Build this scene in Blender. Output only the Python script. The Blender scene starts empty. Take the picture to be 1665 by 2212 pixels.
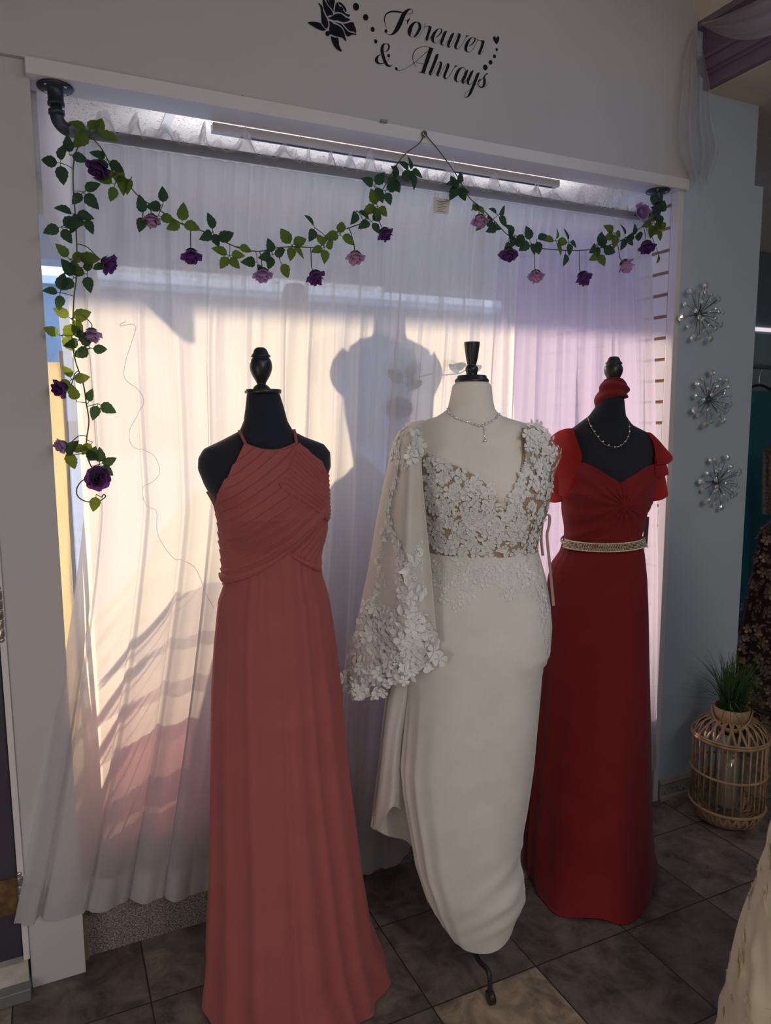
import bpy, bmesh, math, random
from mathutils import Vector, Matrix
from mathutils.bvhtree import BVHTree

SC = bpy.context.scene
COL = SC.collection
random.seed(7)
PI = math.pi

# ------------------------------------------------------------------ camera
R = [[0.9062809700313987, 0.05797776975753203, -0.4186805244728844],
     [-0.422638554088395, 0.11115843336404345, -0.8994556438702924],
     [-0.005608561046982651, 0.9921100649151756, 0.1252444135959291]]
CAM = Vector((0.0, -1.9863, 1.5))
cd = bpy.data.cameras.new('camera')
cam = bpy.data.objects.new('camera', cd)
COL.objects.link(cam)
M3 = Matrix(R)
cam.matrix_world = Matrix.Translation(CAM) @ M3.to_4x4()
cd.sensor_fit = 'VERTICAL'
cd.sensor_height = 36
cd.sensor_width = 36
cd.lens = 36 * 1552 / 2212
cd.clip_start = 0.05
cd.dof.use_dof = True
cd.dof.focus_distance = 2.1
cd.dof.aperture_fstop = 5.0
SC.camera = cam

# ------------------------------------------------------------------ light
vs = SC.view_settings
vs.view_transform = 'Standard'
vs.look = 'None'
vs.exposure = 0.12
vs.gamma = 1
vs.use_curve_mapping = False
SUN_EL, SUN_AZ = math.radians(12), math.radians(10)     # low evening sun, through the display window
SUN_E, SKY_E = 8.0, 2.5
sd = bpy.data.lights.new('evening_sun', 'SUN')
sd.energy = SUN_E
sd.color = (1.0, 0.72, 0.45)
sd.angle = math.radians(0.9)
so = bpy.data.objects.new('evening_sun', sd)
COL.objects.link(so)
sdir = Vector((math.sin(SUN_AZ) * math.cos(SUN_EL), -math.cos(SUN_AZ) * math.cos(SUN_EL), -math.sin(SUN_EL)))
so.rotation_euler = sdir.to_track_quat('-Z', 'Y').to_euler()
so.location = (-1, 6, 4)

w = bpy.data.worlds.new('sky')
SC.world = w
w.use_nodes = True
nt = w.node_tree
nt.nodes.clear()
o = nt.nodes.new('ShaderNodeOutputWorld')
bg = nt.nodes.new('ShaderNodeBackground')
bg.inputs[1].default_value = SKY_E
tc = nt.nodes.new('ShaderNodeTexCoord')
sx = nt.nodes.new('ShaderNodeSeparateXYZ')
cr = nt.nodes.new('ShaderNodeValToRGB')
cr.color_ramp.elements[0].position = 0.0
cr.color_ramp.elements[0].color = (0.78, 0.84, 0.98, 1)
cr.color_ramp.elements[1].position = 0.5
cr.color_ramp.elements[1].color = (0.42, 0.58, 0.95, 1)
nt.links.new(tc.outputs['Generated'], sx.inputs[0])
nt.links.new(sx.outputs[2], cr.inputs[0])
nt.links.new(cr.outputs[0], bg.inputs[0])
nt.links.new(bg.outputs[0], o.inputs[0])


def area(name, loc, target, size, power, col):
    l = bpy.data.lights.new(name, 'AREA')
    l.shape = 'RECTANGLE'
    l.size, l.size_y = size
    l.energy = power
    l.color = col
    ob = bpy.data.objects.new(name, l)
    COL.objects.link(ob)
    ob.location = loc
    ob.rotation_euler = (Vector(target) - Vector(loc)).to_track_quat('-Z', 'Y').to_euler()
    return ob


area('overhead_fill_light', (0.6, -3.4, 2.75), (0.6, -2.9, 0), (2.6, 1.2), 16.5, (0.93, 0.96, 1.0))  # unseen overhead fill, added to bring up the shop interior
area('lace_gown_fill_light', (0.8, -2.6, 2.0), (1.45, -1.2, 0.5), (0.3, 0.3), 7.5, (1.0, 0.84, 0.62))  # added warm fill near the camera that brightens the cream lace gown
area('left_low_fill_light', (-1.2, -1.6, 0.75), (0.5, -0.3, 0.5), (0.7, 1.1), 5.5, (1.0, 0.88, 0.76))  # warm fill added low at the left; no window stands there
area('side_room_light', (4.4, -1.2, 2.5), (4.2, -0.2, 0.0), (1.0, 0.8), 3, (0.72, 0.86, 1.0))


area('display_ceiling_fill_light', (1.04, 0.15, 2.25), (1.04, 1.2, 2.50), (1.5, 0.03), 1.7, (0.98, 0.96, 1.0))  # added glow behind the bar, brightens the display ceiling and upper sheers


# ------------------------------------------------------------------ helpers
def ray(px, py):
    return (M3 @ Vector((px - 832.5, -(py - 1106.0), -1552.0))).normalized()


def P(px, py, axis, val):
    """world point where the sight line of a photograph point meets the plane axis = val"""
    r = ray(px, py)
    t = (val - CAM[axis]) / r[axis]
    return CAM + r * t


def interp(pts, x):
    """pts sorted by first value"""
    if x <= pts[0][0]:
        return pts[0][1]
    for a, b in zip(pts, pts[1:]):
        if x <= b[0]:
            t = (x - a[0]) / (b[0] - a[0] + 1e-9)
            return a[1] * (1 - t) + b[1] * t
    return pts[-1][1]


def smooth(pts, n=6):
    """Catmull-Rom through points (tuples of any length)"""
    out = []
    q = [pts[0]] + list(pts) + [pts[-1]]
    for i in range(1, len(q) - 2):
        p0, p1, p2, p3 = q[i - 1:i + 3]
        for k in range(n):
            t = k / n
            out.append(tuple(0.5 * (2 * b + (c - a) * t + (2 * a - 5 * b + 4 * c - d) * t * t + (3 * b - a - 3 * c + d) * t ** 3)
                             for a, b, c, d in zip(p0, p1, p2, p3)))
    out.append(tuple(pts[-1]))
    return out


def sstep(a, b, x):
    t = max(0, min(1, (x - a) / (b - a)))
    return t * t * (3 - 2 * t)


class MB:
    def __init__(s):
        s.v = []
        s.f = []
        s.sm = []

    def add(s, vs_, fs, smooth_=True):
        n = len(s.v)
        s.v += [tuple(v) for v in vs_]
        s.f += [tuple(i + n for i in f) for f in fs]
        s.sm += [smooth_] * len(fs)

    def box(s, x0, x1, y0, y1, z0, z1):
        s.add([(x0, y0, z0), (x1, y0, z0), (x1, y1, z0), (x0, y1, z0), (x0, y0, z1), (x1, y0, z1), (x1, y1, z1), (x0, y1, z1)],
              [(0, 3, 2, 1), (4, 5, 6, 7), (0, 1, 5, 4), (1, 2, 6, 5), (2, 3, 7, 6), (3, 0, 4, 7)], False)
        return s

    def grid(s, fn, nu, nv, wrap=False):
        vs_ = [fn(i / (nu if wrap else nu - 1), j / (nv - 1)) for j in range(nv) for i in range(nu)]
        fs = []
        for j in range(nv - 1):
            for i in range(nu if wrap else nu - 1):
                a = j * nu + i
                b = j * nu + (i + 1) % nu
                fs.append((a, b, b + nu, a + nu))
        s.add(vs_, fs)
        return s

    def tube(s, pts, r, n=8, cap=True):
        pts = [Vector(p) for p in pts]
        rr = r if isinstance(r, (list, tuple)) else [r] * len(pts)
        vs_ = []
        prev = None
        for i, p in enumerate(pts):
            d = (pts[min(i + 1, len(pts) - 1)] - pts[max(i - 1, 0)])
            if d.length < 1e-9:
                d = Vector((0, 0, 1))
            d.normalize()
            if prev is None:
                a = d.cross(Vector((0, 0, 1)))
                if a.length < 0.1:
                    a = d.cross(Vector((1, 0, 0)))
            else:
                a = prev - d * prev.dot(d)
            a.normalize()
            prev = a
            b = d.cross(a)
            for k in range(n):
                t = 2 * PI * k / n
                vs_.append(p + (a * math.cos(t) + b * math.sin(t)) * rr[i])
        fs = []
        for i in range(len(pts) - 1):
            for k in range(n):
                fs.append((i * n + k, i * n + (k + 1) % n, (i + 1) * n + (k + 1) % n, (i + 1) * n + k))
        if cap:
            fs.append(tuple(range(n))[::-1])
            fs.append(tuple((len(pts) - 1) * n + k for k in range(n)))
        s.add(vs_, fs)
        return s

    def lathe(s, prof, c, n=40, axis=None):
        """prof: list of (r, z)"""
        c = Vector(c)
        vs_ = []
        for r, z in prof:
            for k in range(n):
                t = 2 * PI * k / n
                v = Vector((r * math.cos(t), r * math.sin(t), z))
                if axis is not None:
                    v = axis @ v
                vs_.append(c + v)
        fs = []
        for i in range(len(prof) - 1):
            for k in range(n):
                fs.append((i * n + k, i * n + (k + 1) % n, (i + 1) * n + (k + 1) % n, (i + 1) * n + k))
        fs.append(tuple(range(n))[::-1])
        fs.append(tuple((len(prof) - 1) * n + k for k in range(n)))
        s.add(vs_, fs)
        return s

    def sphere(s, c, r, nu=8, nv=5, sc=(1, 1, 1)):
        c = Vector(c)
        vs_ = [c + Vector((0, 0, r * sc[2]))]
        for j in range(1, nv):
            a = PI * j / nv
            for i in range(nu):
                t = 2 * PI * i / nu
                vs_.append(c + Vector((r * sc[0] * math.sin(a) * math.cos(t), r * sc[1] * math.sin(a) * math.sin(t), r * sc[2] * math.cos(a))))
        vs_.append(c - Vector((0, 0, r * sc[2])))
        fs = [(0, 1 + i, 1 + (i + 1) % nu) for i in range(nu)]
        for j in range(nv - 2):
            for i in range(nu):
                a = 1 + j * nu + i
                b = 1 + j * nu + (i + 1) % nu
                fs.append((a, a + nu, b + nu, b))
        L = len(vs_) - 1
        fs += [(L, 1 + (nv - 2) * nu + (i + 1) % nu, 1 + (nv - 2) * nu + i) for i in range(nu)]
        s.add(vs_, fs)
        return s

    def build(s, name, mat, parent=None, solid=0, bevel=0):
        me = bpy.data.meshes.new(name)
        loc = Vector((0, 0, 0))
        if parent is not None:
            loc = parent.location.copy()
            q_ = parent.parent
            while q_ is not None:
                loc += q_.location
                q_ = q_.parent
        me.from_pydata([tuple(Vector(v) - loc) for v in s.v], [], s.f)
        me.polygons.foreach_set('use_smooth', s.sm)
        me.update()
        ob = bpy.data.objects.new(name, me)
        COL.objects.link(ob)
        if parent is not None:
            ob.parent = parent
        if mat is not None:
            me.materials.append(mat)
        if solid:
            m = ob.modifiers.new('thickness', 'SOLIDIFY')
            m.thickness = solid
            m.offset = 0
        if bevel:
            m = ob.modifiers.new('soft_edges', 'BEVEL')
            m.width = bevel
            m.segments = 2
            m.limit_method = 'ANGLE'
        return ob


def tag(ob, label=None, cat=None, group=None, kind=None):
    if label:
        ob['label'] = label
    if cat:
        ob['category'] = cat
    if group:
        ob['group'] = group
    if kind:
        ob['kind'] = kind
    return ob


def thing(name, loc, label, cat, group=None):
    e = bpy.data.objects.new(name, None)
    COL.objects.link(e)
    e.location = loc
    e.empty_display_size = 0.05
    return tag(e, label, cat, group)


def struct(name, mb, mat, parent=None, bevel=0):
    ob = mb.build(name, mat, parent, bevel=bevel)
    if parent is None:
        ob['kind'] = 'structure'
    return ob


# ------------------------------------------------------------------ materials
def new_mat(name):
    m = bpy.data.materials.new(name)
    m.use_nodes = True
    m.node_tree.nodes.clear()
    out = m.node_tree.nodes.new('ShaderNodeOutputMaterial')
    return m, m.node_tree, out


def noise_col(nt_, col, var, scale, detail=4, coord='Object'):
    tc_ = nt_.nodes.new('ShaderNodeTexCoord')
    n = nt_.nodes.new('ShaderNodeTexNoise')
    n.inputs['Scale'].default_value = scale
    n.inputs['Detail'].default_value = detail
    nt_.links.new(tc_.outputs[coord], n.inputs['Vector'])
    r = nt_.nodes.new('ShaderNodeValToRGB')
    r.color_ramp.elements[0].position = 0.3
    r.color_ramp.elements[1].position = 0.7
    r.color_ramp.elements[0].color = tuple(max(0, c * (1 - var)) for c in col) + (1,)
    r.color_ramp.elements[1].color = tuple(min(1, c * (1 + var)) for c in col) + (1,)
    nt_.links.new(n.outputs['Fac'], r.inputs[0])
    return r.outputs[0], n


def solid_mat(name, col, rough=0.6, metal=0.0, var=0.06, scale=8, bump=0.0, bscale=120, spec=0.5, coat=0.0):
    m, t, out = new_mat(name)
    p = t.nodes.new('ShaderNodeBsdfPrincipled')
    c, n = noise_col(t, col, var, scale)
    t.links.new(c, p.inputs['Base Color'])
    p.inputs['Roughness'].default_value = rough
    p.inputs['Metallic'].default_value = metal
    p.inputs['Specular IOR Level'].default_value = spec
    p.inputs['Coat Weight'].default_value = coat
    if bump:
        b = t.nodes.new('ShaderNodeBump')
        b.inputs['Strength'].default_value = bump
        b.inputs['Distance'].default_value = 0.002
        n2 = t.nodes.new('ShaderNodeTexNoise')
        n2.inputs['Scale'].default_value = bscale
        n2.inputs['Detail'].default_value = 3
        tc_ = t.nodes.new('ShaderNodeTexCoord')
        t.links.new(tc_.outputs['Object'], n2.inputs['Vector'])
        t.links.new(n2.outputs['Fac'], b.inputs['Height'])
        t.links.new(b.outputs[0], p.inputs['Normal'])
    t.links.new(p.outputs[0], out.inputs[0])
    return m


def cloth_mat(name, col, trans=0.3, clear=0.0, tint=None, tcol=None, rough=0.9, sheen=0.2, var=0.05, weave=900, bump=0.15):
    """cloth: diffuse front, light glowing through (trans), open weave (clear)"""
    m, t, out = new_mat(name)
    p = t.nodes.new('ShaderNodeBsdfPrincipled')
    c, n = noise_col(t, col, var, 14)
    t.links.new(c, p.inputs['Base Color'])
    p.inputs['Roughness'].default_value = rough
    p.inputs['Sheen Weight'].default_value = sheen
    p.inputs['Specular IOR Level'].default_value = 0.2
    if bump:
        b = t.nodes.new('ShaderNodeBump')
        b.inputs['Strength'].default_value = bump
        b.inputs['Distance'].default_value = 0.0006
        n2 = t.nodes.new('ShaderNodeTexNoise')
        n2.inputs['Scale'].default_value = weave
        tc_ = t.nodes.new('ShaderNodeTexCoord')
        t.links.new(tc_.outputs['Object'], n2.inputs['Vector'])
        t.links.new(n2.outputs['Fac'], b.inputs['Height'])
        t.links.new(b.outputs[0], p.inputs['Normal'])
    tr = t.nodes.new('ShaderNodeBsdfTranslucent')
    tr.inputs[0].default_value = tuple(tcol or col) + (1,)
    mx = t.nodes.new('ShaderNodeMixShader')
    mx.inputs[0].default_value = trans
    t.links.new(p.outputs[0], mx.inputs[1])
    t.links.new(tr.outputs[0], mx.inputs[2])
    last = mx
    if clear:
        tp = t.nodes.new('ShaderNodeBsdfTransparent')
        tp.inputs[0].default_value = tuple(tint or (1, 1, 1)) + (1,)
        m2 = t.nodes.new('ShaderNodeMixShader')
        m2.inputs[0].default_value = clear
        t.links.new(mx.outputs[0], m2.inputs[1])
        t.links.new(tp.outputs[0], m2.inputs[2])
        last = m2
    t.links.new(last.outputs[0], out.inputs[0])
    return m


WALL = solid_mat('wall_paint_warm_white', (0.55, 0.535, 0.555), 0.75, var=0.03, scale=2.5, bump=0.15, bscale=60)
WALLB = solid_mat('wall_paint_pale_blue', (0.52, 0.62, 0.74), 0.7, var=0.03, scale=2, bump=0.15, bscale=60)
TRIMW = solid_mat('gloss_trim_white', (0.72, 0.70, 0.72), 0.4, var=0.03, scale=6)
SLATE_BLUE = solid_mat('far_wall_slate', (0.20, 0.24, 0.30), 0.8)
LAV = solid_mat('lavender_paint', (0.20, 0.145, 0.20), 0.6, var=0.05)
CREAM = solid_mat('cream_ceiling_paint', (0.66, 0.60, 0.50), 0.85, bump=0.3, bscale=200)
DOORP = solid_mat('aubergine_door_paint', (0.050, 0.042, 0.070), 0.5, var=0.2, scale=5)
IRON = solid_mat('dark_iron_pipe', (0.055, 0.065, 0.085), 0.45, metal=0.6, var=0.25, scale=30, bump=0.3, bscale=300)
RODM = solid_mat('grey_steel_rod', (0.09, 0.095, 0.11), 0.5, metal=0.5, var=0.2, scale=20)
STEEL = solid_mat('brushed_steel', (0.6, 0.6, 0.62), 0.25, metal=1.0)
BLACKP = solid_mat('black_lacquer', (0.02, 0.022, 0.028), 0.35, var=0.2)
BLACKV = cloth_mat('black_jersey', (0.018, 0.022, 0.034), trans=0.0, sheen=0.15, bump=0.1)
CREAMJ = cloth_mat('cream_jersey', (0.84, 0.79, 0.74), trans=0.0, sheen=0.2, bump=0.1)
ROSE = cloth_mat('dusty_rose_chiffon', (0.45, 0.130, 0.130), trans=0.2, tcol=(0.75, 0.2, 0.16), sheen=0.12)
RED = cloth_mat('brick_red_chiffon', (0.235, 0.018, 0.024), trans=0.12, tcol=(0.4, 0.03, 0.03), sheen=0.15)
REDS = cloth_mat('sheer_red_chiffon', (0.45, 0.03, 0.03), trans=0.4, clear=0.2, tint=(0.9, 0.2, 0.2), tcol=(0.7, 0.05, 0.04), sheen=0.2)
IVORY = cloth_mat('ivory_crepe', (0.86, 0.85, 0.82), trans=0.15, sheen=0.15, bump=0.08)
IVORYS = cloth_mat('ivory_satin_chiffon', (0.86, 0.84, 0.82), trans=0.4, sheen=0.2, bump=0.05)
NUDE = cloth_mat('nude_mesh', (0.46, 0.345, 0.27), trans=0.1, sheen=0.1, bump=0.2, weave=1500)
LACE = cloth_mat('white_lace', (0.88, 0.90, 0.91), trans=0.15, sheen=0.1, bump=0.5, weave=700)
LACEW = cloth_mat('cream_lace', (0.93, 0.83, 0.64), trans=0.1, sheen=0.1, bump=0.6, weave=120)
SEQ = solid_mat('silver_sparkle', (0.85, 0.86, 0.88), 0.12, metal=1.0)
GOLDB = solid_mat('champagne_beads', (0.80, 0.72, 0.55), 0.2, metal=0.9, var=0.3, scale=400)
CRYST = solid_mat('mirror_gem', (0.72, 0.84, 0.86), 0.12, metal=0.55, var=0.3, scale=60)
WIREM = solid_mat('dark_steel_wire', (0.16, 0.17, 0.19), 0.4, metal=0.8)
BAMBOO = solid_mat('natural_rattan', (0.42, 0.28, 0.16), 0.6, var=0.25, scale=30)
GRASSM = cloth_mat('green_grass_blade', (0.07, 0.15, 0.05), trans=0.25, sheen=0, var=0.5, bump=0)
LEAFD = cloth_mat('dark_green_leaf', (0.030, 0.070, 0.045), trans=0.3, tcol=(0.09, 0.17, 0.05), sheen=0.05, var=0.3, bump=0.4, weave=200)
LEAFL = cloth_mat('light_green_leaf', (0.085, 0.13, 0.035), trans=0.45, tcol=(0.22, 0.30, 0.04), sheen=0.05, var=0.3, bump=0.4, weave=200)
STEMM = solid_mat('green_stem', (0.09, 0.11, 0.04), 0.7)
PURP = cloth_mat('deep_purple_petal', (0.10, 0.03, 0.17), trans=0.35, tcol=(0.22, 0.06, 0.36), sheen=0.2, var=0.25, bump=0)
LILAC = cloth_mat('lilac_petal', (0.42, 0.29, 0.56), trans=0.35, tcol=(0.62, 0.36, 0.62), sheen=0.2, var=0.2, bump=0)
PINKP = cloth_mat('pink_petal', (0.56, 0.35, 0.58), trans=0.35, tcol=(0.7, 0.40, 0.6), sheen=0.2, var=0.2, bump=0)
DECAL = solid_mat('black_vinyl', (0.008, 0.010, 0.016), 0.7, spec=0.15)
TULLE = cloth_mat('white_tulle', (0.75, 0.75, 0.78), trans=0.4, clear=0.62, sheen=0.1, bump=0)
LABELM = solid_mat('white_care_label', (0.75, 0.70, 0.66), 0.8)
INK = solid_mat('grey_ink', (0.25, 0.23, 0.24), 0.8)
TEAL = cloth_mat('teal_satin', (0.03, 0.15, 0.18), trans=0.1)
PALEB = cloth_mat('pale_blue_cloth', (0.35, 0.45, 0.5), trans=0.2)
BURG = cloth_mat('burgundy_velvet', (0.03, 0.006, 0.01), trans=0.0, sheen=0.3)
RGOLD = solid_mat('rose_gold_sequin', (0.20, 0.14, 0.10), 0.45, metal=0.7, var=0.6, scale=90, bump=1.0, bscale=160)
CANDLE = solid_mat('cream_candle_wax', (0.5, 0.42, 0.30), 0.6)
BRASS = solid_mat('worn_brass', (0.20, 0.12, 0.06), 0.5, metal=0.5, var=0.4, scale=40)

# sheer curtain
def sheer(name, col, trans, clear, tcol, tint=(1, 1, 1)):
    """open weave: clear face on, closing up as the cloth turns edge on"""
    m = cloth_mat(name, col, trans=trans, clear=clear, tcol=tcol, tint=tint, sheen=0.05, var=0.02, bump=0)
    t = m.node_tree
    lw = t.nodes.new('ShaderNodeLayerWeight')
    lw.inputs[0].default_value = 0.5
    mr = t.nodes.new('ShaderNodeMapRange')
    mr.inputs['From Min'].default_value = 0.0
    mr.inputs['From Max'].default_value = 0.75
    mr.inputs['To Min'].default_value = clear
    mr.inputs['To Max'].default_value = clear * 0.12
    t.links.new(lw.outputs['Facing'], mr.inputs['Value'])
    for n in t.nodes:
        if n.type == 'MIX_SHADER' and n.inputs[2].links and n.inputs[2].links[0].from_node.type == 'BSDF_TRANSPARENT':
            t.links.new(mr.outputs[0], n.inputs[0])
    return m


CURT = sheer('sheer_white_voile', (0.78, 0.78, 0.81), 0.68, 0.19, (0.88, 0.87, 0.88))
FRILL = sheer('sheer_frill_voile', (0.80, 0.79, 0.81), 0.55, 0.80, (0.88, 0.87, 0.88))
BACKW = cloth_mat('white_backing_voile', (0.78, 0.80, 0.86), trans=0.6, clear=0.62, tcol=(0.86, 0.88, 0.94), sheen=0.0, bump=0)
BACKL = cloth_mat('lavender_voile', (0.50, 0.42, 0.72), trans=0.6, clear=0.5, tint=(0.74, 0.66, 0.95), tcol=(0.60, 0.56, 0.92), sheen=0.0, bump=0)
TPINK = cloth_mat('pink_tulle', (0.70, 0.22, 0.32), trans=0.6, clear=0.4, tint=(0.92, 0.50, 0.56), tcol=(0.85, 0.30, 0.40), sheen=0.1, bump=0)
TWHITE = cloth_mat('white_dress_tulle', (0.7, 0.68, 0.75), trans=0.45, clear=0.66, tint=(0.96, 0.92, 0.95), sheen=0.1, bump=0)
PAPER = cloth_mat('cream_backing_paper', (0.80, 0.74, 0.62), trans=0.7, tcol=(0.9, 0.82, 0.66), sheen=0, bump=0.2, weave=300)


def tile_ceiling_mat():
    m, t, out = new_mat('acoustic_tile')
    p = t.nodes.new('ShaderNodeBsdfPrincipled')
    tc_ = t.nodes.new('ShaderNodeTexCoord')
    n = t.nodes.new('ShaderNodeTexNoise')
    n.inputs['Scale'].default_value = 75
    n.inputs['Detail'].default_value = 1.5
    n.inputs['Distortion'].default_value = 2.2
    mp = t.nodes.new('ShaderNodeMapping')
    mp.inputs['Scale'].default_value = (1, 1.5, 1)
    t.links.new(tc_.outputs['Object'], mp.inputs[0])
    t.links.new(mp.outputs[0], n.inputs['Vector'])
    r = t.nodes.new('ShaderNodeValToRGB')
    r.color_ramp.elements[0].position = 0.335
    r.color_ramp.elements[0].color = (0.30, 0.28, 0.26, 1)
    r.color_ramp.elements[1].position = 0.37
    r.color_ramp.elements[1].color = (0.92, 0.89, 0.86, 1)
    t.links.new(n.outputs['Fac'], r.inputs[0])
    t.links.new(r.outputs[0], p.inputs['Base Color'])
    p.inputs['Roughness'].default_value = 0.9
    t.links.new(p.outputs[0], out.inputs[0])
    return m


def floor_mat():
    m, t, out = new_mat('slate_look_tile')
    N, L = t.nodes.new, t.links.new
    p = N('ShaderNodeBsdfPrincipled')
    tc_ = N('ShaderNodeTexCoord')
    mp = N('ShaderNodeMapping')
    S = 1 / 0.327
    mp.inputs['Location'].default_value = (-0.157 * S, 0.185 * S, 0)
    mp.inputs['Scale'].default_value = (S, S, 0)
    L(tc_.outputs['Object'], mp.inputs[0])
    fl = N('ShaderNodeVectorMath'); fl.operation = 'FLOOR'
    L(mp.outputs[0], fl.inputs[0])
    wn = N('ShaderNodeTexWhiteNoise'); wn.noise_dimensions = '3D'
    L(fl.outputs[0], wn.inputs['Vector'])
    cr_ = N('ShaderNodeValToRGB'); cr_.color_ramp.interpolation = 'CONSTANT'
    e = cr_.color_ramp.elements
    e[0].position = 0; e[0].color = (0.125, 0.108, 0.097, 1)
    e[1].position = 0.3; e[1].color = (0.27, 0.225, 0.18, 1)
    for pos, c in ((0.5, (0.175, 0.152, 0.138)), (0.72, (0.31, 0.255, 0.195)), (0.86, (0.115, 0.10, 0.094))):
        x = e.new(pos); x.color = c + (1,)
    L(wn.outputs['Value'], cr_.inputs[0])
    # slate clouding, offset per tile
    ad = N('ShaderNodeVectorMath'); ad.operation = 'MULTIPLY_ADD'
    ad.inputs[1].default_value = (17, 17, 17)
    L(wn.outputs['Color'], ad.inputs[0]); L(tc_.outputs['Object'], ad.inputs[2])
    n1 = N('ShaderNodeTexNoise'); n1.inputs['Scale'].default_value = 11; n1.inputs['Detail'].default_value = 9; n1.inputs['Distortion'].default_value = 0.5
    n1.inputs['Roughness'].default_value = 0.65
    L(ad.outputs[0], n1.inputs['Vector'])
    r1 = N('ShaderNodeValToRGB'); r1.color_ramp.elements[0].position = 0.35; r1.color_ramp.elements[1].position = 0.68
    r1.color_ramp.elements[0].color = (0.45, 0.45, 0.45, 1); r1.color_ramp.elements[1].color = (1.75, 1.65, 1.55, 1)
    L(n1.outputs['Fac'], r1.inputs[0])
    mu = N('ShaderNodeMixRGB'); mu.blend_type = 'MULTIPLY'; mu.inputs[0].default_value = 1
    L(cr_.outputs[0], mu.inputs[1]); L(r1.outputs[0], mu.inputs[2])
    # grout
    fr = N('ShaderNodeVectorMath'); fr.operation = 'FRACTION'
    L(mp.outputs[0], fr.inputs[0])
    sp = N('ShaderNodeSeparateXYZ'); L(fr.outputs[0], sp.inputs[0])
    ds = []
    for k in (0, 1):
        a = N('ShaderNodeMath'); a.operation = 'SUBTRACT'; a.inputs[1].default_value = 0.5; L(sp.outputs[k], a.inputs[0])
        b = N('ShaderNodeMath'); b.operation = 'ABSOLUTE'; L(a.outputs[0], b.inputs[0])
        ds.append(b)
    mxn = N('ShaderNodeMath'); mxn.operation = 'MAXIMUM'; L(ds[0].outputs[0], mxn.inputs[0]); L(ds[1].outputs[0], mxn.inputs[1])
    g = N('ShaderNodeMath'); g.operation = 'GREATER_THAN'; g.inputs[1].default_value = 0.4935; L(mxn.outputs[0], g.inputs[0])
    mg = N('ShaderNodeMixRGB'); L(g.outputs[0], mg.inputs[0]); L(mu.outputs[0], mg.inputs[1]); mg.inputs[2].default_value = (0.028, 0.024, 0.022, 1)
    L(mg.outputs[0], p.inputs['Base Color'])
    p.inputs['Roughness'].default_value = 0.5
    b = N('ShaderNodeBump'); b.inputs['Strength'].default_value = 0.5; b.inputs['Distance'].default_value = 0.004
    sub = N('ShaderNodeMath'); sub.operation = 'SUBTRACT'; L(n1.outputs['Fac'], sub.inputs[0]); L(g.outputs[0], sub.inputs[1])
    L(sub.outputs[0], b.inputs['Height']); L(b.outputs[0], p.inputs['Normal'])
    L(p.outputs[0], out.inputs[0])
    return m


def carpet_mat():
    m, t, out = new_mat('grey_loop_carpet')
    p = t.nodes.new('ShaderNodeBsdfPrincipled')
    tc_ = t.nodes.new('ShaderNodeTexCoord')
    n = t.nodes.new('ShaderNodeTexNoise'); n.inputs['Scale'].default_value = 240; n.inputs['Detail'].default_value = 2
    t.links.new(tc_.outputs['Object'], n.inputs['Vector'])
    r = t.nodes.new('ShaderNodeValToRGB')
    r.color_ramp.elements[0].position = 0.36; r.color_ramp.elements[0].color = (0.07, 0.055, 0.052, 1)
    r.color_ramp.elements[1].position = 0.66; r.color_ramp.elements[1].color = (0.40, 0.34, 0.32, 1)
    t.links.new(n.outputs['Fac'], r.inputs[0]); t.links.new(r.outputs[0], p.inputs['Base Color'])
    p.inputs['Roughness'].default_value = 1; p.inputs['Sheen Weight'].default_value = 0.3
    b = t.nodes.new('ShaderNodeBump'); b.inputs['Strength'].default_value = 1; b.inputs['Distance'].default_value = 0.006
    t.links.new(n.outputs['Fac'], b.inputs['Height']); t.links.new(b.outputs[0], p.inputs['Normal'])
    t.links.new(p.outputs[0], out.inputs[0])
    return m


def glass_mat():
    m, t, out = new_mat('window_glass')
    a = t.nodes.new('ShaderNodeBsdfTransparent'); a.inputs[0].default_value = (0.93, 0.96, 0.97, 1)
    g = t.nodes.new('ShaderNodeBsdfGlossy'); g.inputs['Roughness'].default_value = 0.02
    mx = t.nodes.new('ShaderNodeMixShader'); mx.inputs[0].default_value = 0.06
    t.links.new(a.outputs[0], mx.inputs[1]); t.links.new(g.outputs[0], mx.inputs[2]); t.links.new(mx.outputs[0], out.inputs[0])
    return m


def decal_clear(name, col):
    return cloth_mat(name, col, trans=0.6, clear=0.25, tint=col, sheen=0, bump=0)


# ------------------------------------------------------------------ structure
struct('floor', MB().box(-2.6, 6.5, -5.2, 1.7, -0.1, 0), floor_mat())
HEAD = struct('wall_header', MB().box(-0.13, 2.125, -0.012, 0.076, 2.345, 3.3), WALL)
struct('trim_1', MB().box(0.0, 2.11, -0.022, 0.076, 2.308, 2.345), TRIMW, bevel=0.002)
struct('wall_pier_left', MB().box(-0.125, 0.008, 0.0, 0.085, 0, 2.345), WALL, bevel=0.002)
struct('wall_above_door', MB().box(-2.6, -0.13, 0.0, 0.085, 2.12, 3.3), WALL)
struct('trim_2', MB().box(-0.140, -0.125, -0.006, 0.085, 0.09, 2.12), TRIMW, bevel=0.002)
struct('trim_3', MB().box(2.081, 2.105, -0.006, 0.03, 0.0, 2.308), TRIMW, bevel=0.002)
struct('wall_column_right', MB().box(2.106, 2.516, 0.0, 1.05, 0, 2.375), WALLB)
struct('wall_column_upper', MB().box(2.125, 2.467, 0.0, 1.05, 2.375, 3.3), WALLB)
struct('wall_left', MB().box(-2.7, -2.6, -5.2, 1.0, 0, 3.3), WALL)
struct('wall_back', MB().box(-2.7, 6.6, -5.3, -5.2, 0, 3.3), WALL)
struct('wall_right', MB().box(6.5, 6.6, -5.2, 1.7, 0, 3.3), SLATE_BLUE)
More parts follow.
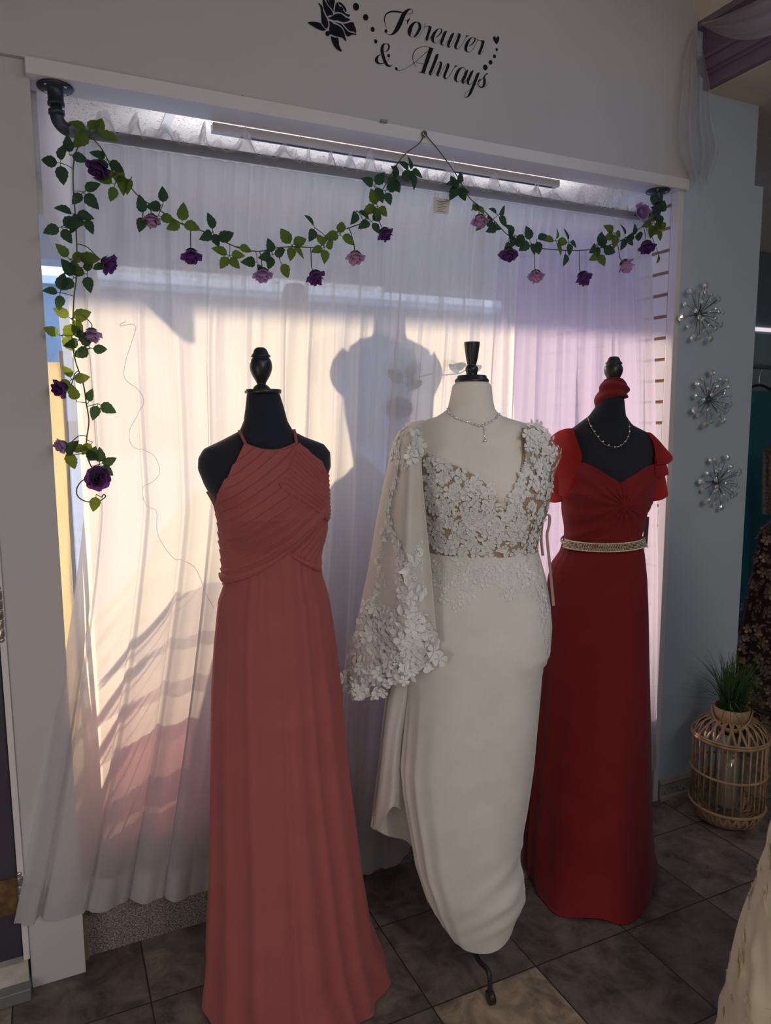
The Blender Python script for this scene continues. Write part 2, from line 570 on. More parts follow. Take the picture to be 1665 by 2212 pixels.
struct('wall_far', MB().box(2.516, 6.5, 1.6, 1.7, 0, 3.3), SLATE_BLUE)
struct('ceiling', MB().box(-2.6, 2.2, -5.2, 0.0, 3.25, 3.35), CREAM)
struct('ceiling_low', MB().box(2.2, 6.5, -5.2, 1.7, 2.657, 2.70), CREAM)
# lavender beam with mouldings
bm_ = MB().box(2.165, 2.20, -0.42, 0.0, 2.70, 3.3)
bm_.box(2.15, 2.165, -0.27, 0.0, 2.71, 2.745)
bm_.box(2.140, 2.165, -0.235, 0.0, 2.745, 2.757)
bm_.box(2.13, 2.165, -0.42, 0.0, 2.85, 2.875)
bm_.box(2.175, 2.205, -0.42, 0.0, 2.66, 2.705)
struct('trim_beam', bm_, LAV)
mb = MB()
mb.add([(2.13, 0, 2.872), (2.13, -1.2, 2.872), (2.0, -1.2, 3.06), (2.0, 0, 3.06), (2.2, 0, 3.06), (2.2, -1.2, 3.06)],
       [(0, 1, 2, 3), (0, 4, 5, 1), (0, 3, 4), (1, 5, 2)], False)
struct('ceiling_slope', mb, CREAM)

# display platform
CARP = carpet_mat()
struct('platform_top', MB().box(-0.45, 2.07, 0.085, 1.0, 0.32, 0.362), CARP)
struct('platform_front', MB().box(0.008, 2.075, 0.062, 0.085, 0, 0.362), CARP)
struct('trim_4', MB().box(0.0, 0.018, 0.048, 0.064, 0.0, 0.345), solid_mat('worn_edge_strip', (0.22, 0.17, 0.10), 0.7))
# acoustic ceiling in the display
struct('ceiling_display', MB().box(-0.45, 2.075, 0.076, 1.0, 2.35, 2.40), tile_ceiling_mat())
mb = MB()
for (qx, qy) in ((366, 251), (785, 325), (1130, 378)):
    x = P(qx, qy, 2, 2.35)[0]
    mb.box(x - 0.013, x + 0.013, 0.076, 1.0, 2.347, 2.352)
mb.box(-0.45, 2.07, 0.55, 0.576, 2.346, 2.351)
struct('trim_5', mb, TRIMW)
# slatwall at the right side of the display
SLATM = solid_mat('white_slat_panel', (0.74, 0.74, 0.78), 0.45, var=0.02)
GROOVE = solid_mat('bare_mdf_groove', (0.34, 0.21, 0.13), 0.8)
struct('wall_alcove_right', MB().box(2.0895, 2.104, 0.031, 1.0, 0.0, 2.349), GROOVE)
mb = MB()
z = 2.349
zt = 2.268
mb.box(2.082, 2.0895, 0.032, 1.0, zt + 0.006, 2.349)
while zt > 0.4:
    mb.box(2.082, 2.0895, 0.032, 1.0, zt - 0.078 + 0.006, zt - 0.006)
    zt -= 0.078
struct('wall_slat_panel', mb, SLATM)
# left side of the display: slanted white board over side glazing
mb = MB()
a, b, c = (0.022, 0.088), (0.10, 0.50), (0.20, 0.99)
mb.add([(a[0], a[1], 2.35), (b[0], b[1], 2.35), (c[0], c[1], 2.35), (c[0], c[1], 1.92), (b[0], b[1], 1.98), (a[0], a[1], 2.02),
        (a[0] - .02, a[1], 2.35), (b[0] - .02, b[1], 2.35), (c[0] - .02, c[1], 2.35), (c[0] - .02, c[1], 1.92), (b[0] - .02, b[1], 1.98), (a[0] - .02, a[1], 2.02)],
       [(0, 1, 4, 5), (1, 2, 3, 4), (6, 11, 10, 7), (7, 10, 9, 8), (5, 4, 10, 11), (4, 3, 9, 10), (0, 5, 11, 6), (2, 8, 9, 3)], False)
struct('wall_alcove_left', mb, TRIMW)
struct('wall_exterior_left', MB().box(-0.50, -0.45, 0.085, 1.05, 0, 2.4), WALL)
struct('wall_exterior_sill', MB().box(-0.45, 2.075, 1.0, 1.08, 0, 0.42), WALL)
struct('wall_exterior_top', MB().box(-0.5, 2.075, 1.0, 1.08, 2.30, 2.6), WALL)
# window
WF = MB()
for x in (-0.45, -0.22, 2.035):
    WF.box(x, x + 0.04, 0.985, 1.035, 0.42, 2.30)
WF.box(-0.45, 2.075, 0.985, 1.035, 0.42, 0.46)
WF.box(-0.45, 2.075, 0.985, 1.035, 2.26, 2.30)
win = struct('window_1', WF, solid_mat('window_frame_aluminium', (0.45, 0.46, 0.48), 0.4, metal=0.4))
MB().box(-0.41, 2.035, 1.008, 1.014, 0.46, 2.26).build('glass_pane', glass_mat(), win)
# outside
struct('ground_outside', MB().box(-60, 60, 1.1, 90, -0.2, -0.15), solid_mat('asphalt', (0.38, 0.38, 0.40), 0.95, var=0.2, scale=3))
struct('canopy_outside', MB().box(-30, 30, 3.45, 3.7, 2.585, 3.1).box(-30, 30, 1.08, 3.5, 3.0, 3.1), WALL)
t = thing('shop_building', (0, 40, -0.15), 'long low blue-grey building across the parking lot, seen in the gap left of the curtain', 'building')
mb = MB().box(-50, 50, 40, 48, -0.15, 8.6)
mb.build('facade', solid_mat('bluegrey_siding', (0.22, 0.27, 0.33), 0.8, var=0.2, scale=0.5), t)
MB().box(-50, 50, 39.6, 48.2, 8.6, 9.0).build('roof', solid_mat('roof_band', (0.55, 0.6, 0.66), 0.8), t)
SHG = solid_mat('dark_shop_glass', (0.05, 0.09, 0.16), 0.1)
for i in range(-3, 6):
    MB().box(i * 4, i * 4 + 2.6, 39.95, 40.02, 0.4, 1.6).build('window', SHG, t)

# door at the left edge
dr = struct('door_1', MB().box(-1.05, -0.142, 0.012, 0.05, 0.09, 2.10), DOORP, bevel=0.003)


def hinge(zc):
    h = MB()
    for k in range(5):
        h.lathe([(0.0075, -0.011), (0.0085, -0.009), (0.0085, 0.009), (0.0075, 0.011)], (-0.135, -0.004, zc - 0.048 + 0.024 * k), 12)
    h.sphere((-0.135, -0.004, zc + 0.066), 0.0075)
    h.sphere((-0.135, -0.004, zc - 0.066), 0.0075)
    ob = h.build('hinge', solid_mat('paint_chipped_chrome', (0.45, 0.44, 0.42), 0.25, metal=0.9, var=0.5, scale=60), dr)
    MB().box(-0.21, -0.143, 0.0095, 0.0118, zc - 0.05, zc + 0.05).build('hinge_plate', BRASS, ob)


hinge(0.27)
hinge(1.03)
struct('door_sill', MB().box(-1.05, -0.126, -0.045, 0.06, 0.0, 0.035), solid_mat('aluminium_threshold', (0.24, 0.27, 0.26), 0.5, metal=0.5), bevel=0.003)
struct('trim_6', MB().box(-1.05, -0.13, -0.012, 0.055, 0.035, 0.092), solid_mat('chipped_white_paint', (0.45, 0.43, 0.38), 0.7, var=0.3, scale=14))
# baseboards
mb = MB()
for x0, x1 in ((2.108, 2.516),):
    prof = [(0.0, 0), (-0.02, 0), (-0.02, 0.012), (-0.013, 0.02), (-0.013, 0.062), (-0.018, 0.07), (-0.01, 0.085), (0.0, 0.09)]
    vs_ = [(x, y, z_) for x in (x0, x1 + 0.005) for y, z_ in prof]
    n = len(prof)
    fs = [(i, i + 1, n + i + 1, n + i) for i in range(n - 1)] + [tuple(range(n)), tuple(range(n, 2 * n))]
    mb.add(vs_, fs, False)
bb = struct('baseboard_right', mb, solid_mat('cream_moulded_base', (0.42, 0.39, 0.34), 0.6))
mb = MB()
for i in range(8):
    x = 2.13 + i * 0.05
    pts = [(x + 0.045 * k / 14, -0.0145, 0.041 + 0.014 * math.sin(k / 14 * 2 * PI) * (1 if i % 2 else -1)) for k in range(15)]
    mb.tube(pts, [0.0035 + 0.002 * math.sin(k / 14 * PI * 3) for k in range(15)], 6)
mb.build('scroll_moulding', bb.data.materials[0], bb)

# ------------------------------------------------------------------ wall lettering (flat vinyl on the header)
YD = -0.0132


def wall_pt(x, y, k=0.0):
    return P(x, y, 1, YD - k)


def ribbon(mb, pts, sc=1.0, ox=0, oy=0, n=7):
    """pts (x, y, width) in a zoomed crop; becomes a flat stroke on the wall"""
    q = smooth(pts, n)
    L_, R_ = [], []
    for i, (x, y, w_) in enumerate(q):
        a, b = q[max(0, i - 1)], q[min(len(q) - 1, i + 1)]
        dx, dy = b[0] - a[0], b[1] - a[1]
        l = math.hypot(dx, dy) or 1
        w_ = max(w_, 4) / 2
        L_.append((x - dy / l * w_, y + dx / l * w_))
        R_.append((x + dy / l * w_, y - dx / l * w_))
    mb.k = getattr(mb, 'k', 0) + 0.00004
    vs_ = [wall_pt(ox + x / sc, oy + y / sc, mb.k) for x, y in L_ + R_]
    m = len(q)
    mb.add(vs_, [(i, i + 1, m + i + 1, m + i) for i in range(m - 1)], False)


def blob(mb, cx, cy, rx, ry, sc, ox, oy, rot=0.0, n=20):
    mb.k = getattr(mb, 'k', 0) + 0.00004
    c, s = math.cos(rot), math.sin(rot)
    vs_ = []
    for i in range(n):
        t_ = 2 * PI * i / n
        x, y = rx * math.cos(t_), ry * math.sin(t_)
        vs_.append(wall_pt(ox + (cx + x * c - y * s) / sc, oy + (cy + x * s + y * c) / sc, mb.k))
    mb.add(vs_, [tuple(range(n))], False)


def poly(mb, pts, sc, ox, oy, n=4):
    mb.k = getattr(mb, 'k', 0) + 0.00004
    q = smooth([tuple(p) for p in pts] + [tuple(pts[0])], n)[:-1]
    mb.add([wall_pt(ox + x / sc, oy + y / sc, mb.k) for x, y in q], [tuple(range(len(q)))], False)


dec = thing('wall_decal', tuple(P(880, 110, 1, YD)), 'black vinyl wall lettering reading Forever & Always, with rose, dots and heart', 'wall decal')
A = (11.893, 820, 0)
mb = MB()
ribbon(mb, [(175, 715, 6), (130, 560, 16), (130, 440, 26), (180, 350, 34), (290, 300, 40), (420, 295, 44), (530, 312, 38), (620, 330, 20)], *A)
ribbon(mb, [(700, 350, 8), (790, 358, 14), (845, 320, 14), (845, 260, 12), (800, 232, 16), (720, 262, 60), (640, 340, 100), (590, 430, 112), (545, 540, 118), (490, 660, 118), (430, 770, 100), (360, 850, 64), (290, 890, 26), (210, 880, 10), (160, 830, 8)], *A)
blob(mb, 162, 797, 36, 46, *A)
ribbon(mb, [(640, 505, 6), (680, 522, 8), (730, 520, 26)], *A)
ribbon(mb, [(793, 425, 3), (760, 490, 22), (730, 530, 44), (715, 590, 18), (708, 640, 3)], *A)
ribbon(mb, [(960, 560, 6), (890, 585, 50), (820, 660, 84), (775, 770, 100), (765, 860, 78), (790, 930, 20), (850, 962, 6), (900, 935, 30), (950, 880, 60), (1000, 790, 70), (1035, 700, 70), (1020, 610, 56), (960, 560, 10)], *A)
ribbon(mb, [(815, 790, 6), (850, 890, 6), (920, 965, 7), (1010, 930, 7), (1080, 830, 7), (1160, 690, 8), (1180, 640, 6), (1160, 612, 6), (1138, 640, 5), (1170, 685, 8), (1240, 670, 12), (1290, 690, 50)], *A)
ribbon(mb, [(1300, 675, 50), (1295, 720, 70), (1255, 850, 68), (1215, 980, 66), (1205, 1035, 40)], *A)
ribbon(mb, [(1215, 1045, 14), (1260, 1010, 8), (1330, 920, 7)], *A)
ribbon(mb, [(1425, 965, 8), (1510, 915, 24), (1580, 830, 30), (1595, 765, 26), (1545, 728, 8), (1470, 770, 40), (1400, 860, 74), (1360, 960, 84), (1365, 1040, 60), (1400, 1095, 18), (1450, 1105, 8), (1520, 1060, 8), (1570, 990, 7)], *A)
B = (10.406, 930, 20)
ribbon(mb, [(370, 490, 6), (330, 520, 60), (295, 600, 60), (255, 710, 60), (240, 760, 50), (265, 800, 20), (300, 808, 6), (345, 770, 6), (395, 700, 6)], *B)
ribbon(mb, [(535, 525, 4), (495, 565, 54), (460, 640, 62), (415, 750, 62), (395, 820, 50), (420, 850, 20), (450, 825, 8), (500, 750, 7), (560, 640, 7), (610, 550, 8), (640, 545, 20)], *B)
ribbon(mb, [(640, 550, 40), (645, 590, 60), (610, 700, 58), (565, 810, 58), (565, 865, 44), (600, 890, 12), (660, 855, 7), (730, 760, 7), (790, 640, 8), (812, 600, 12)], *B)
ribbon(mb, [(790, 585, 5), (818, 603, 26), (860, 590, 5)], *B)
ribbon(mb, [(860, 835, 8), (920, 795, 20), (985, 720, 28), (1000, 660, 22), (950, 635, 6), (890, 660, 34), (830, 750, 62), (795, 850, 66), (800, 920, 50), (840, 958, 14), (890, 960, 7), (950, 900, 7), (1010, 790, 7), (1060, 700, 7), (1060, 668, 5), (1040, 670, 5), (1065, 705, 7), (1120, 705, 12), (1165, 720, 40)], *B)
ribbon(mb, [(1175, 700, 40), (1180, 740, 60), (1145, 860, 56), (1100, 970, 56), (1095, 1015, 34)], *B)
ribbon(mb, [(1105, 1022, 12), (1150, 985, 8), (1212, 890, 4)], *B)
mb.build('lettering_forever', DECAL, dec)
mb = MB()
Cc = (10.406, 800, 80)
ribbon(mb, [(330, 335, 5), (385, 300, 26), (420, 225, 34), (400, 165, 26), (350, 148, 8), (290, 175, 50), (262, 260, 66), (275, 380, 66), (310, 500, 66), (350, 590, 62), (400, 645, 44), (450, 650, 24), (505, 615, 4)], *Cc)
ribbon(mb, [(235, 390, 8), (170, 430, 36), (135, 500, 66), (150, 560, 56), (210, 598, 24), (290, 590, 14), (350, 560, 7), (400, 520, 7), (430, 460, 8), (432, 430, 8)], *Cc)
blob(mb, 410, 415, 30, 38, *Cc)
mb.build('lettering_ampersand', DECAL, dec)
mb = MB()
ribbon(mb, [(1035, 685, 4), (985, 600, 8), (955, 500, 12), (960, 390, 14), (1010, 290, 14), (1110, 230, 10), (1230, 210, 7), (1340, 235, 10), (1440, 262, 5)], *Cc)
blob(mb, 583, 712, 28, 38, *Cc, rot=-0.5)
ribbon(mb, [(600, 745, 12), (660, 752, 9), (780, 710, 9), (900, 640, 9), (1010, 560, 10), (1130, 450, 11), (1240, 355, 11), (1330, 285, 10)], *Cc)
ribbon(mb, [(1030, 560, 6), (1110, 590, 7), (1195, 605, 7)], *Cc)
ribbon(mb, [(1370, 245, 96), (1345, 320, 92), (1270, 540, 86), (1200, 740, 82), (1185, 795, 90)], *Cc, n=4)
ribbon(mb, [(1075, 785, 4), (1150, 795, 16), (1250, 828, 4)], *Cc)
ribbon(mb, [(1535, 375, 4), (1495, 420, 62), (1460, 520, 66), (1390, 700, 62), (1345, 800, 60), (1345, 845, 30), (1375, 842, 12), (1420, 790, 7), (1480, 680, 7), (1540, 570, 8), (1575, 555, 16)], *Cc)
ribbon(mb, [(1575, 555, 30), (1588, 610, 52), (1555, 720, 58), (1515, 820, 58), (1505, 870, 36)], *Cc)
D_ = (10.406, 930, 90)
ribbon(mb, [(165, 782, 20), (200, 755, 8), (260, 660, 7), (320, 550, 7), (365, 495, 8), (395, 495, 20)], *D_)
ribbon(mb, [(390, 495, 30), (395, 530, 60), (360, 640, 58), (315, 750, 58), (315, 805, 44), (345, 830, 14), (390, 805, 7), (450, 720, 7), (510, 620, 8), (560, 550, 12)], *D_)
ribbon(mb, [(538, 532, 5), (568, 550, 26), (610, 540, 5)], *D_)
ribbon(mb, [(790, 640, 8), (760, 590, 8), (710, 580, 16), (640, 630, 54), (580, 740, 66), (560, 830, 60), (585, 890, 24), (630, 900, 8), (690, 860, 8), (740, 770, 8)], *D_)
ribbon(mb, [(850, 630, 4), (808, 675, 58), (770, 780, 60), (725, 880, 58), (735, 925, 34), (780, 890, 8), (830, 810, 7)], *D_)
ribbon(mb, [(965, 640, 4), (925, 690, 54), (880, 790, 58), (840, 880, 58), (845, 940, 44), (880, 960, 14), (930, 930, 7), (990, 850, 7)], *D_)
ribbon(mb, [(1105, 690, 4), (1060, 740, 60), (1010, 870, 60), (950, 1020, 60), (890, 1160, 56), (840, 1230, 30), (790, 1248, 12), (768, 1220, 7), (800, 1140, 7), (880, 1080, 7), (980, 1000, 7), (1060, 930, 7), (1140, 830, 8)], *D_)
ribbon(mb, [(1280, 715, 34), (1235, 745, 20), (1190, 800, 8), (1120, 880, 7), (1080, 960, 7), (1050, 975, 5)], *D_)
ribbon(mb, [(1230, 750, 20), (1205, 800, 34), (1215, 880, 52), (1205, 960, 52), (1165, 1020, 34), (1110, 1015, 16), (1070, 960, 10), (1070, 890, 10), (1120, 850, 46)], *D_)
ribbon(mb, [(1190, 1015, 10), (1250, 990, 8), (1305, 900, 4)], *D_)
mb.build('lettering_always', DECAL, dec)
mb = MB()
for (x, y, rx, ry) in ((1165, 140, 64, 82), (1370, 366, 56, 70), (1517, 620, 42, 55), (1582, 875, 34, 46)):
    mb = MB()
    blob(mb, x, y, rx, ry, 9.794, 650, 0, rot=-0.2)
    mb.build('dot', DECAL, dec)
for (x, y, rx, ry) in ((1486, 905, 28, 36), (1436, 1056, 32, 44), (1348, 1192, 42, 52), (1230, 1305, 50, 64)):
    mb = MB()
    blob(mb, x, y, rx, ry, *B, rot=-0.2)
    mb.build('dot', DECAL, dec)
mb = MB()
poly(mb, [(1488, 790), (1430, 720), (1402, 650), (1415, 612), (1445, 608), (1472, 650), (1500, 612), (1530, 612), (1546, 650), (1525, 730)], *B)
mb.build('heart', DECAL, dec)
mb = MB()
E_ = (9.794, 650, 0)
for pts in (
    [(365, 65), (400, 75), (450, 135), (470, 230), (510, 320), (550, 400), (575, 480), (575, 560), (540, 605), (490, 565), (440, 480), (430, 380), (425, 260), (410, 150)],
    [(455, -60), (500, 0), (560, 110), (640, 210), (680, 290), (665, 322), (610, 318), (560, 345), (520, 270), (485, 190), (462, 80)],
    [(520, -60), (560, -60), (580, 20), (620, 110), (660, 190), (600, 130), (550, 50)],
    [(590, -60), (715, -60), (712, 60), (690, 180), (680, 245), (640, 130), (600, 50)],
    [(765, 35), (800, 110), (870, 200), (960, 290), (1030, 310), (1025, 350), (990, 350), (900, 290), (800, 250), (715, 255), (720, 180), (735, 100)],
    [(790, 35), (850, 60), (930, 140), (965, 230), (940, 245), (900, 170), (850, 110), (800, 80)],
    [(830, 135), (870, 150), (900, 205), (885, 210), (850, 175)],
    [(570, 372), (640, 355), (700, 310), (780, 285), (860, 300), (950, 370), (1035, 405), (1030, 430), (960, 460), (880, 465), (790, 435), (690, 425), (600, 395)],
    [(590, 430), (660, 475), (700, 505), (790, 540), (860, 600), (910, 690), (955, 850), (940, 862), (880, 800), (800, 780), (720, 760), (640, 725), (600, 720), (600, 590), (610, 520)],
    [(700, 460), (790, 480), (860, 510), (930, 590), (1010, 670), (1090, 695), (1168, 720), (1165, 742), (1100, 728), (1010, 768), (955, 740), (900, 610), (830, 530), (760, 490)],
    [(890, 500), (960, 495), (1040, 470), (1110, 475), (1130, 540), (1155, 590), (1168, 690), (1110, 665), (1030, 650), (960, 580)],
    [(135, 475), (230, 455), (330, 465), (415, 490), (460, 560), (530, 635), (440, 645), (340, 605), (240, 545)],
    [(630, 760), (700, 790), (780, 800), (800, 860), (810, 960), (860, 1070), (840, 1085), (760, 1040), (690, 950), (650, 860)],
):
    poly(mb, pts, *E_)
blob(mb, 565, 708, 46, 55, *E_)
mb.build('rose_motif', DECAL, dec)

# nail holes / stub on the trim
mb = MB()
for (x, y) in ((270, 162), (316, 170), (524, 208)):
    c = P(x, y, 1, -0.0135)
    mb.sphere(c, 0.003, 6, 4)
tag(mb.build('wall_chips', INK), 'small dark chips where paint has flaked along the top of the white trim', 'paint chip', kind='stuff')

# ------------------------------------------------------------------ curtain rod
t = thing('curtain_rod', (1.04, 0.035, 2.215), 'grey steel pipe rod on black floor flanges carrying the white sheers', 'curtain rod')
ZR = 2.213
XL, XR = 0.063, 2.012
for s_, X in ((1, XL), (-1, XR)):
    mb = MB().lathe([(0.012, 2.308), (0.0405, 2.308), (0.0415, 2.305), (0.0405, 2.302), (0.020, 2.3005), (0.018, 2.296), (0.018, 2.272), (0.0195, 2.271), (0.0195, 2.264), (0.013, 2.263)], (X, 0.028, 0), 40)
    fl = mb.build('flange', IRON, t)
    for k in range(4):
        a_ = PI / 4 + k * PI / 2
        sm = MB()
        sm.lathe([(0.001, 2.3000), (0.0045, 2.3003), (0.0045, 2.303)], (X + 0.030 * math.cos(a_), 0.028 + 0.030 * math.sin(a_), 0), 12)
        sm.build('screw', STEEL, fl)
    el = [(X, 0.028, 2.27), (X, 0.028, 2.245)]
    for k in range(9):
        a_ = k / 8 * PI / 2
        el.append((X + s_ * 0.03 * (1 - math.cos(a_)), 0.028 + 0.007 * k / 8, ZR + 0.03 * (1 - math.sin(a_))))
    el.append((X + s_ * 0.05, 0.035, ZR))
    mb = MB().tube(el, [0.0125, 0.0135] + [0.0155] * 9 + [0.0155], 20)
    mb.tube([(X, 0.028, 2.253), (X, 0.028, 2.243)], 0.0185, 20)
    mb.tube([(X + s_ * 0.040, 0.035, ZR), (X + s_ * 0.05, 0.035, ZR)], 0.0185, 20)
    mb.build('elbow_pipe', IRON, t)
MB().tube([(XL + 0.045, 0.035, ZR), (XR - 0.045, 0.035, ZR)], 0.0135, 24).build('rod', RODM, t)

# ------------------------------------------------------------------ light housing under the header
t = thing('light_bar', (1.04, 0.095, 2.28), 'long white metal light bar fixed behind the header above the curtain rod', 'light fixture')
MB().box(0.452, 1.62, 0.078, 0.108, 2.286, 2.3075).build('housing', solid_mat('white_enamel', (0.66, 0.66, 0.72), 0.4), t, bevel=0.002)
MB().box(0.53, 1.60, 0.092, 0.100, 2.2845, 2.2862).build('dark_slot', solid_mat('slot_black', (0.03, 0.035, 0.05), 0.5), t)
# the bar itself is unlit; the display glow is an added fill light

# ------------------------------------------------------------------ sheer curtains
def fold_fn(seed, n):
    rd = random.Random(seed)
    ph = [(rd.uniform(0, 6.28), rd.uniform(0.85, 1.2)) for _ in range(4)]
    knots = [0]
    for _ in range(n):
        knots.append(knots[-1] + rd.uniform(0.5, 1.6))
    tot = knots[-1]
    amps = [rd.uniform(0.35, 1.0) for _ in range(n)]

    def f(s):
        x = max(0.0, min(1.0, s)) * tot
        for i in range(n):
            if x <= knots[i + 1]:
                u = (x - knots[i]) / (knots[i + 1] - knots[i])
                return amps[i] * max(0.0, math.sin(u * PI)) ** 1.5 * (1 if i % 2 else -1)
        return 0
    return f


def curtain(name, label, x0t, x1t, x0b, x1b, hem, seed, n, yb, ruffle=True, mat=CURT, nu=520, y0=0.035, zt=None, amp=0.025, gather=True, left_curve=None, right_curve=None):
    f = fold_fn(seed, n)
    g = fold_fn(seed + 50, int(n * 2.2))
    h = fold_fn(seed + 90, 9)
    rd = random.Random(seed)
    zt = zt or ZR - 0.022

    def pt(s, t_):
        e = t_ ** 0.9
        xl = x0t + (x0b - x0t) * (left_curve(t_) if left_curve else t_)
        xr = x1t + (x1b - x1t) * (right_curve(t_) if right_curve else t_)
        x = xl + (xr - xl) * s
        z_ = zt + (hem(x) - zt) * t_
        k = sstep(0, 0.12, t_)
        yy = y0 + (yb(x) - y0) * t_
        d = amp * (0.62 + 0.38 * t_) * f(s + 0.012 * math.sin(t_ * 5 + s * 8)) * k + 0.008 * g(s + 0.02 * t_ * math.sin(s * 20)) * (1 - 0.75 * sstep(0, 0.5, t_)) + 0.006 * h(s) * t_
        sh = 0.012 * math.cos(s * n * 2.1) * t_ * (1 - t_) + 0.013 * f(s + 0.42 / n) * sstep(0.02, 0.3, t_) * min(1, min(s, 1 - s) * 30)
        edge = min(1, min(s, 1 - s) * 40)
        d *= edge
        if yy + d > 0.052 and t_ > 0.8 and y0 < 0.05:
            d = 0.052 - yy
        return (x + sh, yy + d - (0.013 if gather else 0) * (1 - sstep(0, 0.04, t_)), z_)
    mb = MB().grid(pt, nu, 90)
    ob = mb.build(name, mat)
    tag(ob, label, 'curtain')
    kids = []
    if ruffle:
        g2 = fold_fn(seed + 7, int(n * 1.6))
        g3 = fold_fn(seed + 8, int(n * 1.1))
        for side, nm in ((-1, 'front'), (1, 'back')):
            def rp(s, t_, side=side):
                # over the rod: from the front gather up to a frill
                x = x0t + (x1t - x0t) * s
                hgt = 0.006 + 0.055 * max(0, g3(s)) ** 1.1 + 0.012 * abs(g2(s))
                z_ = ZR - 0.026 + (0.041 + hgt) * t_
                r_ = 0.0155 * math.cos(min(1, t_ * 1.25) * PI / 2) if t_ < 0.8 else 0
                y_ = 0.035 + side * (0.0165 * (1 - sstep(0.55, 0.85, t_)) + 0.002) + sstep(0.6, 1, t_) * (0.02 * g2(s) + 0.006 * side)
                return (x + 0.008 * g3(s) * t_, y_, z_)
            rb = MB().grid(rp, 300, 12).build('header_frill', FRILL, ob)
    # hem band: doubled cloth
    def hp(s, t_):
        p = Vector(pt(s, 1 - 0.045 * (1 - t_)))
        return (p.x, p.y - 0.0022, p.z)
    MB().grid(hp, nu, 5).build('hem_band', mat, ob)
    return ob


c1 = curtain('sheer_curtain', 'white sheer curtain panel on the left half of the rod, flaring over the white post', 0.088, 1.02, -0.155, 0.87,
             lambda x: interp([(-0.16, 0.215), (0.0, 0.185), (0.12, 0.165), (0.35, 0.135), (0.45, 0.15), (0.9, 0.10)], x), 3, 20,
             amp=0.020, yb=lambda x: interp([(-0.16, -0.022), (0.02, -0.012), (0.1, 0.01), (0.35, 0.0), (0.9, 0.02)], x),
             left_curve=lambda t_: 0.04 * sstep(0.0, 0.25, t_) * 3.5 * (1 - t_) + max(0, (t_ - 0.45) / 0.55) ** 1.15)
c2 = curtain('sheer_curtain', 'white sheer curtain panel with a care label, on the right half of the pipe rod', 1.02, 1.985, 0.80, 2.078,
             lambda x: interp([(0.8, 0.07), (0.93, 0.035), (1.05, 0.09), (2.09, 0.15)], x), 12, 23,
             lambda x: interp([(0.8, 0.0), (1.1, 0.02), (1.9, 0.02), (2.09, -0.02)], x),
             right_curve=lambda t_: min(1, t_ * 1.6) ** 0.6 * 0.7 + 0.3 * t_)
# care label on the second panel
lp = [P(936, 425, 1, 0.0), P(972, 432, 1, 0.0), P(968, 463, 1, -0.002), P(936, 460, 1, -0.002)]
mb = MB()
mb.add(lp, [(0, 1, 2, 3)], False)
lab = mb.build('care_label', LABELM, c2, solid=0.0006)
mb = MB()
for k in range(7):
    a_ = lp[0].lerp(lp[3], 0.2 + k * 0.11)
    b_ = lp[1].lerp(lp[2], 0.2 + k * 0.11)
    q0, q1 = a_.lerp(b_, 0.2 + 0.1 * (k % 2)), a_.lerp(b_, 0.8 - 0.08 * (k % 3))
    mb.box(q0.x, q1.x, q0.y - 0.0008, q0.y - 0.0005, min(q0.z, q1.z) - 0.0006, min(q0.z, q1.z) + 0.0010)
mb.build('printed_lines', INK, lab)

# backing drapes nearer the glass
def drape(name, label, x0, x1, zt, zb, y, mat, seed, n, amp=0.02, top=None, left=None, right=None):
    f = fold_fn(seed, n)

    def pt(s, t_):
        xl = x0 + (left(t_) if left else 0)
        xr = x1 + (right(t_) if right else 0)
        x = xl + (xr - xl) * s
        zz = zt + (top(s) if top else 0) * 1.0
        z_ = zz + (zb - zz) * t_
        return (x, y + amp * f(s) * (0.3 + t_) + 0.02 * math.sin(3 * s + 4 * t_), z_)
    return tag(MB().grid(pt, 220, 60).build(name, mat), label, 'drape')


drape('backing_drape', 'plain white voile drape hung close to the window glass behind the left sheer', 0.10, 1.37, 2.175, 0.375, 0.17, BACKW, 31, 13, 0.03,
      top=lambda s: -0.04 - 0.03 * abs(math.sin(s * 9)) + 0.03 * math.sin(s * 31) * 0.4, left=lambda t_: -0.07 * math.sin(min(1, t_ * 3.4) * PI / 2) * (1 - 0.3 * sstep(.15, .3, t_)))
drape('lavender_drape', 'lavender voile drape with rounded shoulders behind the right sheer curtain', 1.53, 1.98, 2.175, 0.375, 0.13, BACKL, 41, 9, 0.022,
      top=lambda s: -0.012 * abs(math.sin(s * 11)), left=lambda t_: -0.13 * math.sin(min(1, t_ * 6.5) * PI / 2), right=lambda t_: 0.085 * math.sin(min(1, t_ * 5) * PI / 2) - 0.02 * t_)
# cream paper strip and post at the left end of the window
tag(MB().grid(lambda s, t_: (-0.02 + 0.058 * s + 0.004 * math.sin(t_ * 9), 0.135 + 0.006 * math.sin(s * 4 + t_ * 12), 1.66 - 1.295 * t_), 8, 40).build('paper_strip', PAPER, solid=0.0008),
    'narrow cream backing paper strip glowing in the sun beside the white left post', 'paper strip')
tag(MB().box(0.037, 0.047, 0.140, 0.150, 0.362, 1.69).build('display_post', solid_mat('grey_post', (0.45, 0.46, 0.48), 0.5)),
    'thin grey upright post at the left end of the display, behind the sheer', 'post')

# thin wire of a light string behind the left sheer
pts = [P(x, y, 1, 0.075) for x, y in smooth([(262, 690), (248, 700), (283, 702), (262, 770), (258, 810), (290, 838), (296, 870), (268, 920), (275, 955), (315, 970), (328, 1010), (298, 1045), (305, 1080), (322, 1090), (325, 1140), (360, 1190), (400, 1205), (425, 1260), (440, 1290)], 6)]
tag(MB().tube(pts, 0.0008, 5).build('string_light_wire', solid_mat('copper_wire', (0.12, 0.10, 0.08), 0.5, metal=0.5)),
    'thin dark string light wire wandering down behind the left sheer curtain', 'wire')

